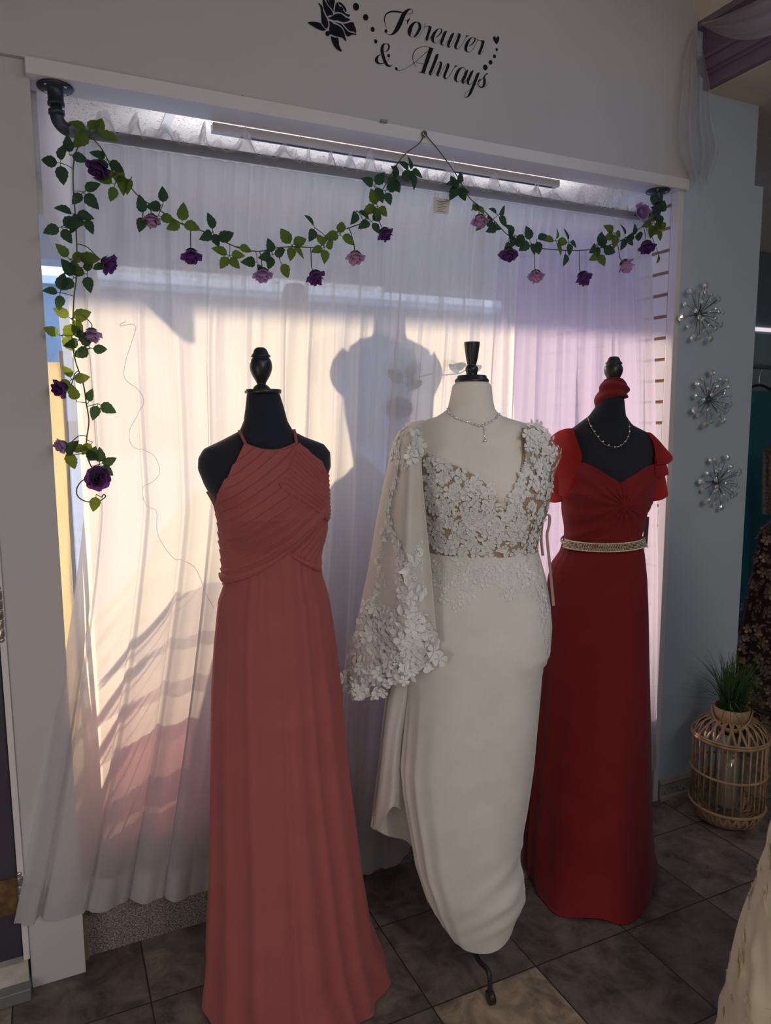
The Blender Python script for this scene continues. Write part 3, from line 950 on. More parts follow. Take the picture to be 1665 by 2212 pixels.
# window decals on the glass
t = thing('leafy_sprig', tuple(P(875, 830, 1, 0.085)), 'teal leafy sprig with a round grey gourd showing through the middle of the sheers', 'plant')
LD = decal_clear('teal_leaf_sticker', (0.05, 0.28, 0.20))
LG = decal_clear('grey_fruit_sticker', (0.25, 0.30, 0.36))


def glass_leaf(mb, px, py, L_, W_, rot):
    c = P(px, py, 1, 0.085)
    L_, W_ = L_ * 0.6, W_ * 0.6
    vs_ = []
    for i in range(20):
        a_ = 2 * PI * i / 20
        x, z_ = L_ * math.cos(a_), W_ * math.sin(a_) * (1 - 0.25 * math.cos(a_))
        vs_.append((c.x + x * math.cos(rot) - z_ * math.sin(rot), 0.085 + 0.004 * math.sin(a_), c.z + x * math.sin(rot) + z_ * math.cos(rot)))
    mb.add(vs_, [tuple(range(20))], False)


mb = MB()
for a_ in ((853, 812, 0.055, 0.03, 2.6), (888, 800, 0.05, 0.03, 1.3), (895, 830, 0.05, 0.028, 0.3), (970, 785, 0.05, 0.022, 0.1), (1000, 790, 0.045, 0.02, 0.3), (955, 790, 0.03, 0.015, 2.4)):
    glass_leaf(mb, *a_)
mb.build('leaves', LD, t, solid=0.0008)
c = P(862, 882, 1, 0.09)
MB().sphere(c, 0.05, 24, 14, (1.0, 0.25, 0.72)).build('gourd', LG, t)
MB().tube([tuple(q) for q in smooth([tuple(P(x, y, 1, 0.087)) for x, y in ((862, 856), (868, 840), (880, 825), (905, 815), (940, 805), (985, 795))], 5)], 0.002, 6).build('stem', LD, t)

# ------------------------------------------------------------------ body / gown tools
class Frame:
    def __init__(s, cx, cy):
        s.o = Vector((cx, cy, 0))
        v = CAM - s.o
        v.z = 0
        s.v = v.normalized()
        s.u = Vector((-s.v.y, s.v.x, 0))

    def w(s, u, v, z_):
        return s.o + s.u * u + s.v * v + Vector((0, 0, z_))

    def uz(s, px, py, depth=0.0):
        """sight line of a photograph point on the upright plane through the stand, depth toward the viewer"""
        r = ray(px, py)
        n = s.v
        t_ = (s.o + s.v * depth - CAM).dot(n) / r.dot(n)
        p = CAM + r * t_
        return (p - s.o).dot(s.u), p.z

    def outline(s, pts, depth=0.0):
        q = [s.uz(x, y, depth) for x, y in pts]
        q = [(z_, u) for u, z_ in q]
        return sorted(q)


class Body:
    def __init__(s, fr, left, right, front, back, p=2.15):
        s.fr = fr
        s.L = left
        s.R = right
        s.F = front
        s.B = back
        s.p = p

    def cs(s, z_):
        l, r = interp(s.L, z_), interp(s.R, z_)
        return (l + r) / 2, (r - l) / 2, interp(s.F, z_), interp(s.B, z_)

    def ring(s, a_, z_, off=0.0):
        c, w_, f, b = s.cs(z_)
        ca, sa = math.cos(a_), math.sin(a_)
        d = (abs(ca) ** s.p + abs(sa) ** s.p) ** (-1 / s.p)
        return c + (w_ + off) * ca * d, ((f if sa >= 0 else b) + off) * sa * d

    def front(s, u, z_, off=0.0):
        c, w_, f, b = s.cs(z_)
        x = min(1, abs(u - c) / (w_ + off))
        return (f + off) * max(0, 1 - x ** s.p) ** (1 / s.p)

    def loft(s, mb, z0, z1, nz, na, off=0.0, fold=None, cap=True):
        vs_ = []
        for j in range(nz):
            z_ = z0 + (z1 - z0) * j / (nz - 1)
            for i in range(na):
                a_ = 2 * PI * i / na
                u, v = s.ring(a_, z_, off)
                if fold:
                    k = fold(a_, z_)
                    c = s.cs(z_)[0]
                    zz = z_
                    if isinstance(k, tuple):
                        k, zz = k
                    u, v = c + (u - c) * k, v * k
                    vs_.append(s.fr.w(u, v, zz))
                else:
                    vs_.append(s.fr.w(u, v, z_))
        fs = []
        for j in range(nz - 1):
            for i in range(na):
                a_, b = j * na + i, j * na + (i + 1) % na
                fs.append((a_, b, b + na, a_ + na))
        if cap:
            fs.append(tuple(range(na))[::-1])
            fs.append(tuple((nz - 1) * na + i for i in range(na)))
        mb.add(vs_, fs)
        return mb


def stand(t, fr, top, z_low, mat_p=BLACKP, legs=True, a0=0.0):
    o = fr.o
    MB().tube([(o.x, o.y, 0.10), (o.x, o.y, top)], 0.014, 14).build('pole', STEEL, t)
    MB().lathe([(0.022, 0.09), (0.026, 0.10), (0.026, 0.16), (0.018, 0.17)], (o.x, o.y, 0), 20).build('leg_collar', mat_p, t)
    for k in range(3):
        a_ = a0 + k * 2 * PI / 3
        d = Vector((math.cos(a_), math.sin(a_), 0))
        q = [o + Vector((0, 0, 0.14)), o + d * 0.06 + Vector((0, 0, 0.13)), o + d * 0.12 + Vector((0, 0, 0.075)), o + d * 0.15 + Vector((0, 0, 0.014))]
        MB().tube(smooth([tuple(x) for x in q], 5), 0.009, 10).build('leg', mat_p, t)


# =================================================================== 1. dusty rose gown (left)
F1 = Frame(0.440, -0.255)
L1 = F1.outline([(533, 851), (530, 880), (526, 910), (517, 931), (477, 952), (439, 970), (428, 990), (427, 1013), (441, 1047), (465, 1088), (474, 1124), (482, 1194), (488, 1240), (480, 1300), (470, 1400)])
R1 = F1.outline([(604, 851), (613, 880), (621, 910), (633, 931), (658, 944), (699, 959), (713, 977), (714, 1008), (706, 1031), (702, 1078), (702, 1101), (700, 1147), (688, 1194), (688, 1240), (705, 1300), (715, 1400)])
zz1 = lambda y: F1.uz(575, y)[1]
FR1 = [(0.9, 0.105), (1.0, 0.10), (zz1(1235), 0.083), (zz1(1180), 0.088), (zz1(1110), 0.118), (zz1(1060), 0.112), (zz1(1000), 0.085), (zz1(960), 0.062), (zz1(930), 0.050), (zz1(900), 0.044), (zz1(851), 0.038)]
BK1 = [(0.9, 0.12), (1.0, 0.11), (zz1(1235), 0.075), (zz1(1100), 0.085), (zz1(1000), 0.075), (zz1(960), 0.06), (zz1(930), 0.05), (zz1(851), 0.040)]
B1 = Body(F1, L1, R1, sorted(FR1), sorted(BK1))
df = thing('dress_form', (F1.o.x, F1.o.y, 0), 'black dress form with a turned urn finial under the dusty rose halter gown', 'dress form')
B1.loft(MB(), 0.86, zz1(851), 110, 64).build('torso', BLACKV, df)


def finial(t, fr, px, ytop, ybot, prof, mat_=BLACKP):
    """prof: (half width in px, py) read down the photograph"""
    u0, _ = fr.uz(px, (ytop + ybot) / 2)
    c = fr.w(u0, 0, 0)
    pr = []
    for hw, y in prof:
        ua, z_ = fr.uz(px - hw, y)
        ub, z2 = fr.uz(px + hw, y)
        pr.append(((ub - ua) / 2, (z_ + z2) / 2))
    pr = [(max(1e-4, r_), z_) for r_, z_ in smooth(pr, 4)]
    pr.reverse()
    return MB().lathe(pr, (c.x, c.y, 0), 40).build('finial', mat_, t)


finial(df, F1, 563.5, 750, 842, [(1, 750), (8, 751), (14, 756), (18, 765), (21, 768), (21.5, 771), (19, 773), (23, 780), (24.5, 790), (23.5, 800), (19, 812), (12, 824), (10, 830), (14, 833), (18, 837), (20, 841)])
c0 = F1.w(F1.uz(568, 845)[0], 0, 0)
zc = F1.uz(568, 845)[1]
MB().lathe([(0.043, zc - 0.0055), (0.044, zc - 0.004), (0.044, zc + 0.003), (0.043, zc + 0.004)], (c0.x, c0.y, 0), 40).build('neck_cap', BLACKP, df)
MB().lathe([(0.02, zc - 0.012), (0.02, zc - 0.004)], (c0.x, c0.y, 0), 24).build('cap_stem', BLACKP, df)
# stitched armhole plates
for s_, (xa, ya) in ((-1, (433, 1005)), (1, (709, 1000))):
    u, z_ = F1.uz(xa, ya)
    c = F1.w(u - s_ * 0.006, 0, z_)
    ax = Matrix((F1.v, Vector((0, 0, 1)), F1.u)).transposed()
    MB().lathe([(0.030, -0.003), (0.034, 0.0), (0.030, 0.003)], c, 28, axis=ax).build('armhole_plate', BLACKV, df)
stand(df, F1, 0.87, 0.1, a0=0.4)

g1 = thing('halter_gown', (F1.o.x, F1.o.y, 0.0), 'long dusty rose chiffon halter gown with a pleated wrap bodice, leftmost on show', 'gown')
DL1 = F1.outline([(529, 959), (498, 1018), (477, 1052), (467, 1091), (471, 1124), (477, 1194), (482, 1245), (484, 1275)])
DR1 = F1.outline([(641, 957), (683, 993), (702, 1024), (708, 1078), (711, 1101), (707, 1147), (694, 1194), (694, 1235), (697, 1275)])
neck1 = [F1.uz(x, y, 0.06) for x, y in ((527, 958), (545, 965), (572, 972), (600, 972), (625, 964), (642, 956))]


def line_uz(fr, a_, b_, d=0.0):
    (u0, z0), (u1, z1) = fr.uz(*a_, d), fr.uz(*b_, d)
    return lambda u: z0 + (z1 - z0) * (u - u0) / (u1 - u0)


e_main = line_uz(F1, (608, 1050), (711, 1128), 0.11)        # lower edge of the right shoulder panel
e_v = F1.uz(641, 957, 0.06), F1.uz(607, 1052, 0.11)
bot = sorted([F1.uz(*q, 0.1) for q in ((482, 1262), (520, 1254), (560, 1236), (600, 1214), (625, 1200), (660, 1222), (697, 1244))])
band = sorted([F1.uz(*q, 0.1) for q in ((482, 1262), (520, 1254), (560, 1236), (600, 1214), (625, 1200), (670, 1160), (710, 1112), (720, 1100))])


def saw(x):
    f = x - math.floor(x)
    return (f ** 1.6) * (1 - sstep(0.86, 1.0, f))


def pleat1(u, z_):
    ul = -0.17
    # shoulder panel on the right, slanting the other way
    tv = (z_ - e_v[1][1]) / (e_v[0][1] - e_v[1][1])
    ub = e_v[1][0] + (e_v[0][0] - e_v[1][0]) * tv
    if (z_ > e_v[1][1] and u > ub) or (z_ <= e_v[1][1] and u > e_v[1][0] and z_ > e_main(u)):
        q = (z_ - e_main(u)) / 0.105
        fan = 1 + 0.6 * (u - e_v[1][0]) / 0.12
        return 0.0075 + 0.0075 * saw(q * 6.5 * fan + 0.3)
    if z_ < interp(band, u) and u > 0.03:
        q = (interp(band, u) - z_) / 0.09
        return -0.002 + 0.005 * saw(q * 4 + 0.7 + (u - 0.05) * 6)
    du = max(0.0, u - ul)
    base = interp(bot, u) if u < 0.04 else interp(band, u)
    f = (z_ - base) / (0.24 + 0.45 * du)
    wob = 0.06 * math.sin(u * 38 + f * 9)
    amp = 0.0068 + 0.0018 * math.sin(f * 23)
    return 0.0018 + 1.35 * amp * saw(f * 12 + wob) + (0.003 if f < 0.10 else 0)


def bodice_patch(mb, body, DL, DR, ztop, zbot, disp, nu=150, nz=170, off=0.006, jit=None):
    def pt(s, t_):
        zt_ = interp(ztop, interp(DL, 1.4) * (1 - s) + interp(DR, 1.4) * s) if not callable(ztop) else ztop(s)
        zb = zbot(s)
        z_ = zt_ + (zb - zt_) * t_
        u = interp(DL, z_) * (1 - s) + interp(DR, z_) * s
        v = body.front(u, z_, off)
        c, w_, f, b = body.cs(z_)
        x = (u - c) / w_
        k = disp(u, z_) if disp else 0
        k *= 1 - 0.6 * min(1, abs(x)) ** 4
        return body.fr.w(u + k * x * 0.9, v + k * (1 - 0.3 * abs(x)) + 0.0015, z_)
    mb.grid(pt, nu, nz)
    return mb


ztop1 = lambda s: interp(neck1, neck1[0][0] * (1 - s) + neck1[-1][0] * s)
zb1 = zz1(1268)
mb = MB()
bodice_patch(mb, B1, DL1, DR1, ztop1, lambda s: interp(bot, interp(DL1, zb1 + 0.02) * (1 - s) + interp(DR1, zb1 + 0.02) * s) - 0.004, pleat1, 190, 230, 0.008)
# back of the bodice, from under the arms to the waist
zu = zz1(1060)


def back1(s, t_):
    z_ = zu + (zz1(1262) - zu) * t_
    a_ = PI + PI * s
    u, v = B1.ring(a_, z_, 0.006)
    return F1.w(u, v, z_)


mb.grid(back1, 40, 30)
mb.build('bodice', ROSE, g1)
# side tab seams and halter straps
for (xa, ya, xb, yb) in ((531, 960, 517, 930), (640, 958, 634, 928)):
    ua, za = F1.uz(xa, ya, 0.05)
    ub, zb = F1.uz(xb, yb, 0.0)
    q = []
    for k in range(9):
        s_ = k / 8
        u, z_ = ua + (ub - ua) * s_, za + (zb - za) * s_
        q.append((u, B1.front(u, z_, 0.006) + 0.002, z_))
    vs_ = []
    for u, v, z_ in q:
        vs_ += [F1.w(u - 0.0035, v, z_), F1.w(u + 0.0035, v + 0.001, z_ + 0.001)]
    mb = MB()
    mb.add(vs_, [(2 * i, 2 * i + 1, 2 * i + 3, 2 * i + 2) for i in range(8)])
    mb.build('halter_strap', ROSE, g1, solid=0.002)
# neckline binding
q = [(u, B1.front(u, z_, 0.008) + 0.003, z_) for u, z_ in smooth(neck1, 5)]
MB().tube([F1.w(*x) for x in q], 0.0028, 8).build('neck_binding', ROSE, g1)
# overlapping wrap bands
for pts_, nm in (([(484, 1270), (525, 1257), (562, 1240), (600, 1216), (640, 1184), (678, 1146), (706, 1112)], 'wrap_band'),
                 ([(609, 1056), (640, 1076), (675, 1100), (709, 1133)], 'wrap_band'),
                 ([(628, 1203), (655, 1222), (694, 1243)], 'wrap_band')):
    hp = 17 if pts_[0][0] < 500 else 12
    cen = smooth([F1.uz(*p_, 0.1) for p_ in pts_], 8)
    vs_ = []
    for i, (u, z_) in enumerate(cen):
        for k, dz in enumerate((0, 0.004, 0.012, 0.019, 0.0215)):
            sg = 1
            uu = u - dz * 0.45
            z2 = z_ + dz * 0.9 - 0.001
            kk = (0.002, 0.008, 0.0095, 0.008, 0.0025)[k]
            c, w_, f, b = B1.cs(z2)
            x = max(-1.05, min(1.05, (uu - c) / (w_ + 0.008)))
            vs_.append(F1.w(uu + kk * x, B1.front(uu, z2, 0.008) + kk, z2))
    mb = MB()
    n = len(cen)
    mb.add(vs_, [(i * 5 + k, i * 5 + k + 1, (i + 1) * 5 + k + 1, (i + 1) * 5 + k) for i in range(n - 1) for k in range(4)])
    mb.build(nm, ROSE, g1)

# skirt
SL1 = F1.outline([(486, 1240), (482, 1268), (471, 1300), (462, 1400), (457, 1500), (457, 1700), (456, 1900), (452, 2000), (448, 2080), (444, 2140), (440, 2200)])
SR1 = F1.outline([(690, 1205), (696, 1248), (709, 1287), (722, 1370), (737, 1500), (745, 1600), (755, 1700), (768, 1800), (780, 1900), (797, 2000), (822, 2060), (832, 2100)])
S1 = Body(F1, SL1, SR1, [(0.0, 0.24), (0.3, 0.205), (0.6, 0.165), (0.9, 0.130), (1.05, 0.108), (1.12, 0.098), (1.25, 0.106)],
          [(0.0, 0.215), (0.3, 0.20), (0.6, 0.17), (0.9, 0.125), (1.08, 0.078)], p=2.0)
RID1 = [(0.30, .05, 1), (0.75, .05, 1.3), (1.02, .03, .8), (1.30, .06, 1.3), (1.50, .03, .9), (2.02, .05, 1.2), (2.42, .04, 0.7), (2.85, .05, 1.0),
        (3.3, .06, 1), (3.8, .06, 1), (4.3, .06, 1), (4.8, .06, 1), (5.3, .06, 1), (5.8, .06, 1), (6.15, .05, 1)]
zw1 = zz1(1182)


def fold1(a_, z_):
    d = max(0.0, (zw1 - z_))
    k = 0.0
    for c, w_, h in RID1:
        cc = c + 0.04 * math.sin(z_ * 3 + c * 5)
        x = (a_ - cc + PI) % (2 * PI) - PI
        ww = w_ * (1.1 + 1.4 * min(1, d))
        k += h * math.exp(-(x / ww) ** 2) * (0.014 + 0.060 * min(1.0, d / 1.0))
    k += 0.014 * math.sin(a_ * 31 + 2 * math.sin(a_ * 7)) * math.exp(-d / 0.13)
    k -= 0.030 * min(1, max(0, d - 0.1))
    fl = sstep(0.14, 0.0, z_)
    k += fl * 0.05 * math.sin(a_ * 5 + 1)
    zz = z_
    return 1 + k, max(0.006, zz + fl * 0.012 * math.sin(a_ * 7))


mb = MB()
S1.loft(mb, 0.006, zw1, 130, 420, 0.0, fold1, cap=False)
sk = mb.build('skirt', ROSE, g1)
# trailing lump of hem at the right
mb = MB()


def lump(cx, cy, r, sx, sy, hz, seed):
    def pt(s, t_):
        a_ = 2 * PI * s
        rr = r * math.sin(t_ * PI / 2 + 0.001)
        k = 1 + 0.12 * math.sin(a_ * 3 + seed) + 0.07 * math.sin(a_ * 7 + seed)
        return (cx + rr * sx * k * math.cos(a_), cy + rr * sy * k * math.sin(a_), 0.004 + hz * math.cos(t_ * PI / 2) * (1 + 0.25 * math.sin(a_ * 5 + t_ * 6)))
    return pt


pc = P(800, 2105, 2, 0.0)
mb.grid(lump(pc.x - 0.075, pc.y + 0.03, 0.11, 0.9, 1.0, 0.12, 1), 60, 16, wrap=True)
pc = P(745, 2190, 2, 0.0)
mb.grid(lump(pc.x - 0.06, pc.y + 0.02, 0.085, 1.0, 0.8, 0.10, 2.5), 60, 16, wrap=True)
mb.build('trailing_hem', ROSE, g1)

# =================================================================== flower / leaf shapes for lace
def flower_geo(n=5, r=1.0, cup=0.25):
    vs_, fs = [], []
    for k in range(n):
        a_ = 2 * PI * k / n
        b = len(vs_)
        for i, (x, y) in enumerate(((0.08, 0.0), (0.35, 0.22), (0.75, 0.36), (1.0, 0.18), (0.93, 0.0), (1.0, -0.18), (0.75, -0.36), (0.35, -0.22))):
            z_ = cup * (x ** 2) * (0.6 + 0.4 * math.cos(y * 6)) * 0.6
            vs_.append((r * (x * math.cos(a_) - y * math.sin(a_)), r * (x * math.sin(a_) + y * math.cos(a_)), r * z_))
        vs_.append((r * 0.62 * math.cos(a_), r * 0.62 * math.sin(a_), r * 0.02))
        fs += [(b + i, b + (i + 1) % 8, b + 8) for i in range(8)]
    # centre bead ring
    b = len(vs_)
    vs_ += [(r * 0.14 * math.cos(t_), r * 0.14 * math.sin(t_), r * 0.12) for t_ in [i * PI / 3 for i in range(6)]] + [(0, 0, r * 0.2)]
    fs += [(b + i, b + (i + 1) % 6, b + 6) for i in range(6)]
    return vs_, fs


def leaf_geo(r=1.0):
    pts = [(0, 0), (0.25, 0.22), (0.6, 0.30), (0.9, 0.16), (1.15, 0.0), (0.9, -0.16), (0.6, -0.30), (0.25, -0.22)]
    vs_ = [(r * x, r * y, r * 0.12 * math.sin(x * 2.5) + 0.10 * r * abs(y)) for x, y in pts] + [(r * 0.55, 0, -r * 0.02)]
    return vs_, [(i, (i + 1) % 8, 8) for i in range(8)]


def spray_geo(r=1.0, n=4):
    """small branch: stem with paired leaves"""
    vs_, fs = [], []
    for k in range(n):
        for s_ in (-1, 1):
            lv, lf = leaf_geo(r * 0.36 * (1 - 0.12 * k))
            b = len(vs_)
            a_ = s_ * 0.75
            ox = r * (0.15 + 0.27 * k)
            vs_ += [(ox + x * math.cos(a_) - y * math.sin(a_), x * math.sin(a_) + y * math.cos(a_), z_) for x, y, z_ in lv]
            fs += [tuple(i + b for i in f) for f in lf]
    b = len(vs_)
    vs_ += [(0, -r * 0.02, 0), (0, r * 0.02, 0), (r * 1.2, r * 0.01, 0), (r * 1.2, -r * 0.01, 0)]
    fs.append((b, b + 1, b + 2, b + 3))
    return vs_, fs


def place_geo(mb, geo, pos, nrm, rot, sc):
    nrm = Vector(nrm).normalized()
    a_ = nrm.cross(Vector((0, 0, 1)))
    if a_.length < 0.1:
        a_ = nrm.cross(Vector((1, 0, 0)))
    a_.normalize()
    b_ = nrm.cross(a_)
    c, s = math.cos(rot), math.sin(rot)
    ax, ay = a_ * c + b_ * s, b_ * c - a_ * s
    vs_, fs = geo
    pos = Vector(pos)
    mb.add([pos + (ax * x + ay * y + nrm * z_) * sc for x, y, z_ in vs_], fs)


FG, LGe, SG = flower_geo(), leaf_geo(), spray_geo()
dg = bpy.context.evaluated_depsgraph_get


def bvh_of(mbs):
    vs_, fs = [], []
    for m_ in mbs:
        n = len(vs_)
        vs_ += [Vector(v) for v in m_.v]
        fs += [tuple(i + n for i in f) for f in m_.f]
    return BVHTree.FromPolygons(vs_, fs)


def in_poly(x, y, pl):
    r = False
    n = len(pl)
    for i in range(n):
        x0, y0 = pl[i]
        x1, y1 = pl[(i + 1) % n]
        if (y0 > y) != (y1 > y) and x < (x1 - x0) * (y - y0) / (y1 - y0) + x0:
            r = not r
    return r


def hit(bvh, px, py):
    loc, nrm, idx, d = bvh.ray_cast(CAM, ray(px, py))
    if loc is None:
        return None
    if nrm.dot(ray(px, py)) > 0:
        nrm = -nrm
    return loc, nrm


def scatter_poly(pl, step, rd):
    xs = [p[0] for p in pl]
    ys = [p[1] for p in pl]
    out = []
    y = min(ys)
    row = 0
    while y < max(ys):
        x = min(xs) + (step / 2 if row % 2 else 0)
        while x < max(xs):
            a_, b_ = x + rd.uniform(-.35, .35) * step, y + rd.uniform(-.35, .35) * step
            if in_poly(a_, b_, pl):
                out.append((a_, b_))
            x += step
        y += step * 0.87
        row += 1
    rd.shuffle(out)
    return out


# =================================================================== 2. ivory lace wedding gown (centre)
F2 = Frame(0.965, -0.425)
zz2 = lambda y: F2.uz(1040, y)[1]
L2 = F2.outline([(985, 826), (977, 834), (972, 860), (966, 885), (945, 899), (915, 909), (893, 925), (884, 950), (885, 990), (900, 1050), (912, 1110), (918, 1160), (915, 1200), (903, 1250), (893, 1310), (888, 1370), (893, 1450)])
R2 = F2.outline([(1055, 826), (1062, 834), (1064, 860), (1069, 885), (1085, 899), (1120, 910), (1150, 918), (1172, 932), (1182, 955), (1188, 990), (1190, 1050), (1180, 1100), (1165, 1140), (1157, 1180), (1163, 1215), (1173, 1250), (1182, 1300), (1184, 1360), (1180, 1450)])
FR2 = [(0.8, 0.13), (zz2(1370), 0.145), (zz2(1290), 0.135), (zz2(1190), 0.115), (zz2(1120), 0.14), (zz2(1060), 0.152), (zz2(1000), 0.128), (zz2(950), 0.09), (zz2(905), 0.062), (zz2(880), 0.052), (zz2(826), 0.047)]
BK2 = [(0.8, 0.15), (zz2(1370), 0.17), (zz2(1190), 0.10), (zz2(1060), 0.11), (zz2(950), 0.085), (zz2(905), 0.06), (zz2(826), 0.047)]
B2 = Body(F2, L2, R2, sorted(FR2), sorted(BK2), p=2.2)
df2 = thing('dress_form', (F2.o.x, F2.o.y, 0), 'cream dress form with a flared black peg finial under the white lace wedding gown', 'dress form')
B2.loft(MB(), zz2(1420), zz2(826), 120, 72).build('torso', CREAMJ, df2)
finial(df2, F2, 1019, 738, 812, [(1, 738.5), (15.5, 739), (17, 741), (15.5, 755), (13.5, 770), (11, 782), (9.5, 789), (13, 793), (14, 799), (12, 806), (12, 812)])
c0 = F2.w(F2.uz(1019, 820)[0], 0, 0)
ua = (F2.uz(1054, 820)[0] - F2.uz(984, 820)[0]) / 2
MB().lathe([(ua * 0.97, zz2(829)), (ua * 1.06, zz2(825)), (ua * 1.05, zz2(820)), (ua * 0.92, zz2(816)), (ua * 0.90, zz2(812)), (ua * 0.84, zz2(810.5)), (ua * 0.4, zz2(810))], (c0.x, c0.y, 0), 44).build('neck_cap', BLACKP, df2)
# seam ring at the base of the neck
sm = []
for k in range(49):
    a_ = 2 * PI * k / 48
    zr = zz2(899) + 0.006 * math.cos(a_ * 1)
    u, v = B2.ring(a_, zz2(884), 0.0008)
    sm.append(F2.w(u * 1.03, v * 1.05, zz2(886) - 0.012 * max(0, math.sin(a_))))
MB().tube(sm, 0.0008, 5, cap=False).build('neck_seam', CREAMJ, df2)
o2 = F2.o
MB().tube([(o2.x, o2.y, 0.10), (o2.x, o2.y, 0.75)], 0.014, 14).build('pole', STEEL, df2)
foot = P(1058, 2165, 2, 0.0)
fd = (Vector((foot.x, foot.y, 0)) - Vector((o2.x, o2.y, 0)))
a0 = math.atan2(fd.y, fd.x)
for k in range(3):
    a_ = a0 + (0, 2.3, 2.95)[k]
    d = Vector((math.cos(a_), math.sin(a_), 0))
    R_ = fd.length
    q = [o2 + d * 0.01 + Vector((0, 0, 0.115)), o2 + d * R_ * 0.45 + Vector((0, 0, 0.072)), o2 + d * R_ * 0.86 + Vector((0, 0, 0.080)), o2 + d * R_ * 0.98 + Vector((0, 0, 0.068)), o2 + d * R_ + Vector((0, 0, 0.030))]
    MB().tube(smooth([tuple(x) for x in q], 6), 0.0065, 10).build('leg', BLACKP, df2)
    sd_ = d.cross(Vector((0, 0, 1)))
    ax = Matrix((d, Vector((0, 0, 1)), sd_)).transposed()
    MB().lathe([(0.012, -0.008), (0.018, -0.0065), (0.018, 0.0065), (0.012, 0.008)], o2 + d * (R_ + 0.004) + Vector((0, 0, 0.018)), 22, axis=ax).build('caster', BLACKP, df2)

g2 = thing('wedding_gown', (F2.o.x, F2.o.y, 0.1), 'ivory wedding gown with floral lace bodice and one lace-edged cape sleeve', 'gown')
nl2 = [(911, 955), (935, 975), (962, 998), (1000, 1005), (1040, 1028), (1065, 1055), (1080, 1085), (1088, 1108), (1096, 1108), (1101, 1080), (1112, 1052), (1130, 1010), (1140, 970), (1143, 940), (1160, 925)]
# mesh base (nude illusion) under the lace
NL = sorted(F2.uz(x, y, 0.10) for x, y in nl2)


def bod2(s, t_):
    uL, uR = F2.uz(905, 1050, 0.02)[0], F2.uz(1190, 1050, 0.02)[0]
    zt_ = interp(NL, uL * (1 - s) + uR * s)
    z_ = zt_ + (zz2(1215) - zt_) * t_
    l, r = interp(L2, z_), interp(R2, z_)
    u = l * (1 - s) + r * s
    return F2.w(u, B2.front(u, z_, 0.004) + 0.001, z_)


mbod = MB().grid(bod2, 110, 90)


def bback2(s, t_):
    z_ = zz2(1000) + (zz2(1215) - zz2(1000)) * t_
    u, v = B2.ring(PI + PI * s, z_, 0.004)
    return F2.w(u, v, z_)


mbod.grid(bback2, 40, 30)
mbod.build('bodice', NUDE, g2)

# fitted skirt
SL2 = F2.outline([(916, 1190), (905, 1240), (894, 1300), (888, 1370), (886, 1430), (880, 1540), (872, 1640), (878, 1700), (890, 1770), (903, 1850), (925, 1920), (952, 1990), (980, 2035), (1005, 2066)])
SR2 = F2.outline([(1158, 1185), (1166, 1215), (1176, 1250), (1184, 1300), (1188, 1350), (1184, 1405), (1168, 1436), (1162, 1500), (1146, 1650), (1131, 1750), (1116, 1830), (1117, 1875), (1127, 1910), (1122, 1960), (1104, 2030), (1085, 2066)])
zb2 = F2.uz(1045, 2074, 0.1)[1]
S2 = Body(F2, SL2, SR2, sorted([(zb2, 0.075), (0.25, 0.115), (0.4, 0.13), (0.7, 0.15), (zz2(1370), 0.158), (zz2(1290), 0.142), (zz2(1185), 0.120)]),
          sorted([(zb2, 0.06), (0.4, 0.13), (0.7, 0.16), (zz2(1370), 0.18), (zz2(1185), 0.105)]), p=2.2)


def fold2(a_, z_):
    k = 0.0
    # slanting drape ridges gathered towards the left side seam
    d = max(0, zz2(1430) - z_)
    for c, w_, h in ((2.05, .10, .55), (2.35, .07, 1.0), (2.62, .06, 1.2), (2.85, .05, 1.2), (3.3, .08, 1), (3.9, .1, 1), (4.6, .1, 1), (5.4, .1, 1), (0.12, .07, .9)):
        cc = c + 0.16 * (z_ - 0.5) * (1 if 1.5 < c < 3.0 else 0)
        x = (a_ - cc + PI) % (2 * PI) - PI
        k += h * 0.036 * math.exp(-(x / w_) ** 2) * min(1, d / 0.35)
    # crease below the hip at the right
    k += 0.010 * math.exp(-((z_ - zz2(1437)) / 0.010) ** 2) * math.exp(-((a_ - 0.4) / 0.9) ** 2)
    # swagged roll near the hem
    for zc_, hh, sl in ((0.205, 0.05, 0.10), (0.27, 0.03, 0.12), (0.155, 0.035, 0.07)):
        zc2 = zc_ + sl * math.cos(a_) * 0.9
        k += hh * math.exp(-((z_ - zc2) / 0.022) ** 2) * sstep(3.3, 1.2, a_) * (1 if a_ < 3.4 else 0.3)
    return 1 + k, z_ + 0.045 * abs(math.cos(a_)) ** 2.5 * sstep(zb2 + 0.12, zb2, z_)


mskirt = MB()
S2.loft(mskirt, zb2, zz2(1185), 190, 300, 0.004, fold2, cap=False)
mskirt.build('skirt', IVORY, g2)

# bustled train hanging at the left side
mb = MB()
TL = [(860, 1400), (838, 1480), (826, 1560), (818, 1640), (808, 1710), (801, 1765), (797, 1800)]
TR = [(905, 1400), (900, 1480), (896, 1560), (890, 1640), (890, 1720), (900, 1800), (914, 1884)]
TLq, TRq = smooth(TL, 8), smooth(TR, 8)


def train(s, t_):
    i = t_ * (len(TLq) - 1)
    k = int(min(i, len(TLq) - 2))
    f = i - k
    a_ = [TLq[k][j] * (1 - f) + TLq[k + 1][j] * f for j in (0, 1)]
    b_ = [TRq[k][j] * (1 - f) + TRq[k + 1][j] * f for j in (0, 1)]
    x, y = a_[0] * (1 - s) + b_[0] * s, a_[1] * (1 - s) + b_[1] * s
    dep = -0.02 - 0.05 * math.sin(s * PI * 0.9) + 0.014 * math.sin(s * 8 + 1.2 * math.sin(t_ * 4)) * (0.3 + 0.7 * t_)
    u, z_ = F2.uz(x, y, 0.0)
    return F2.w(u, dep, max(z_, 0.03))


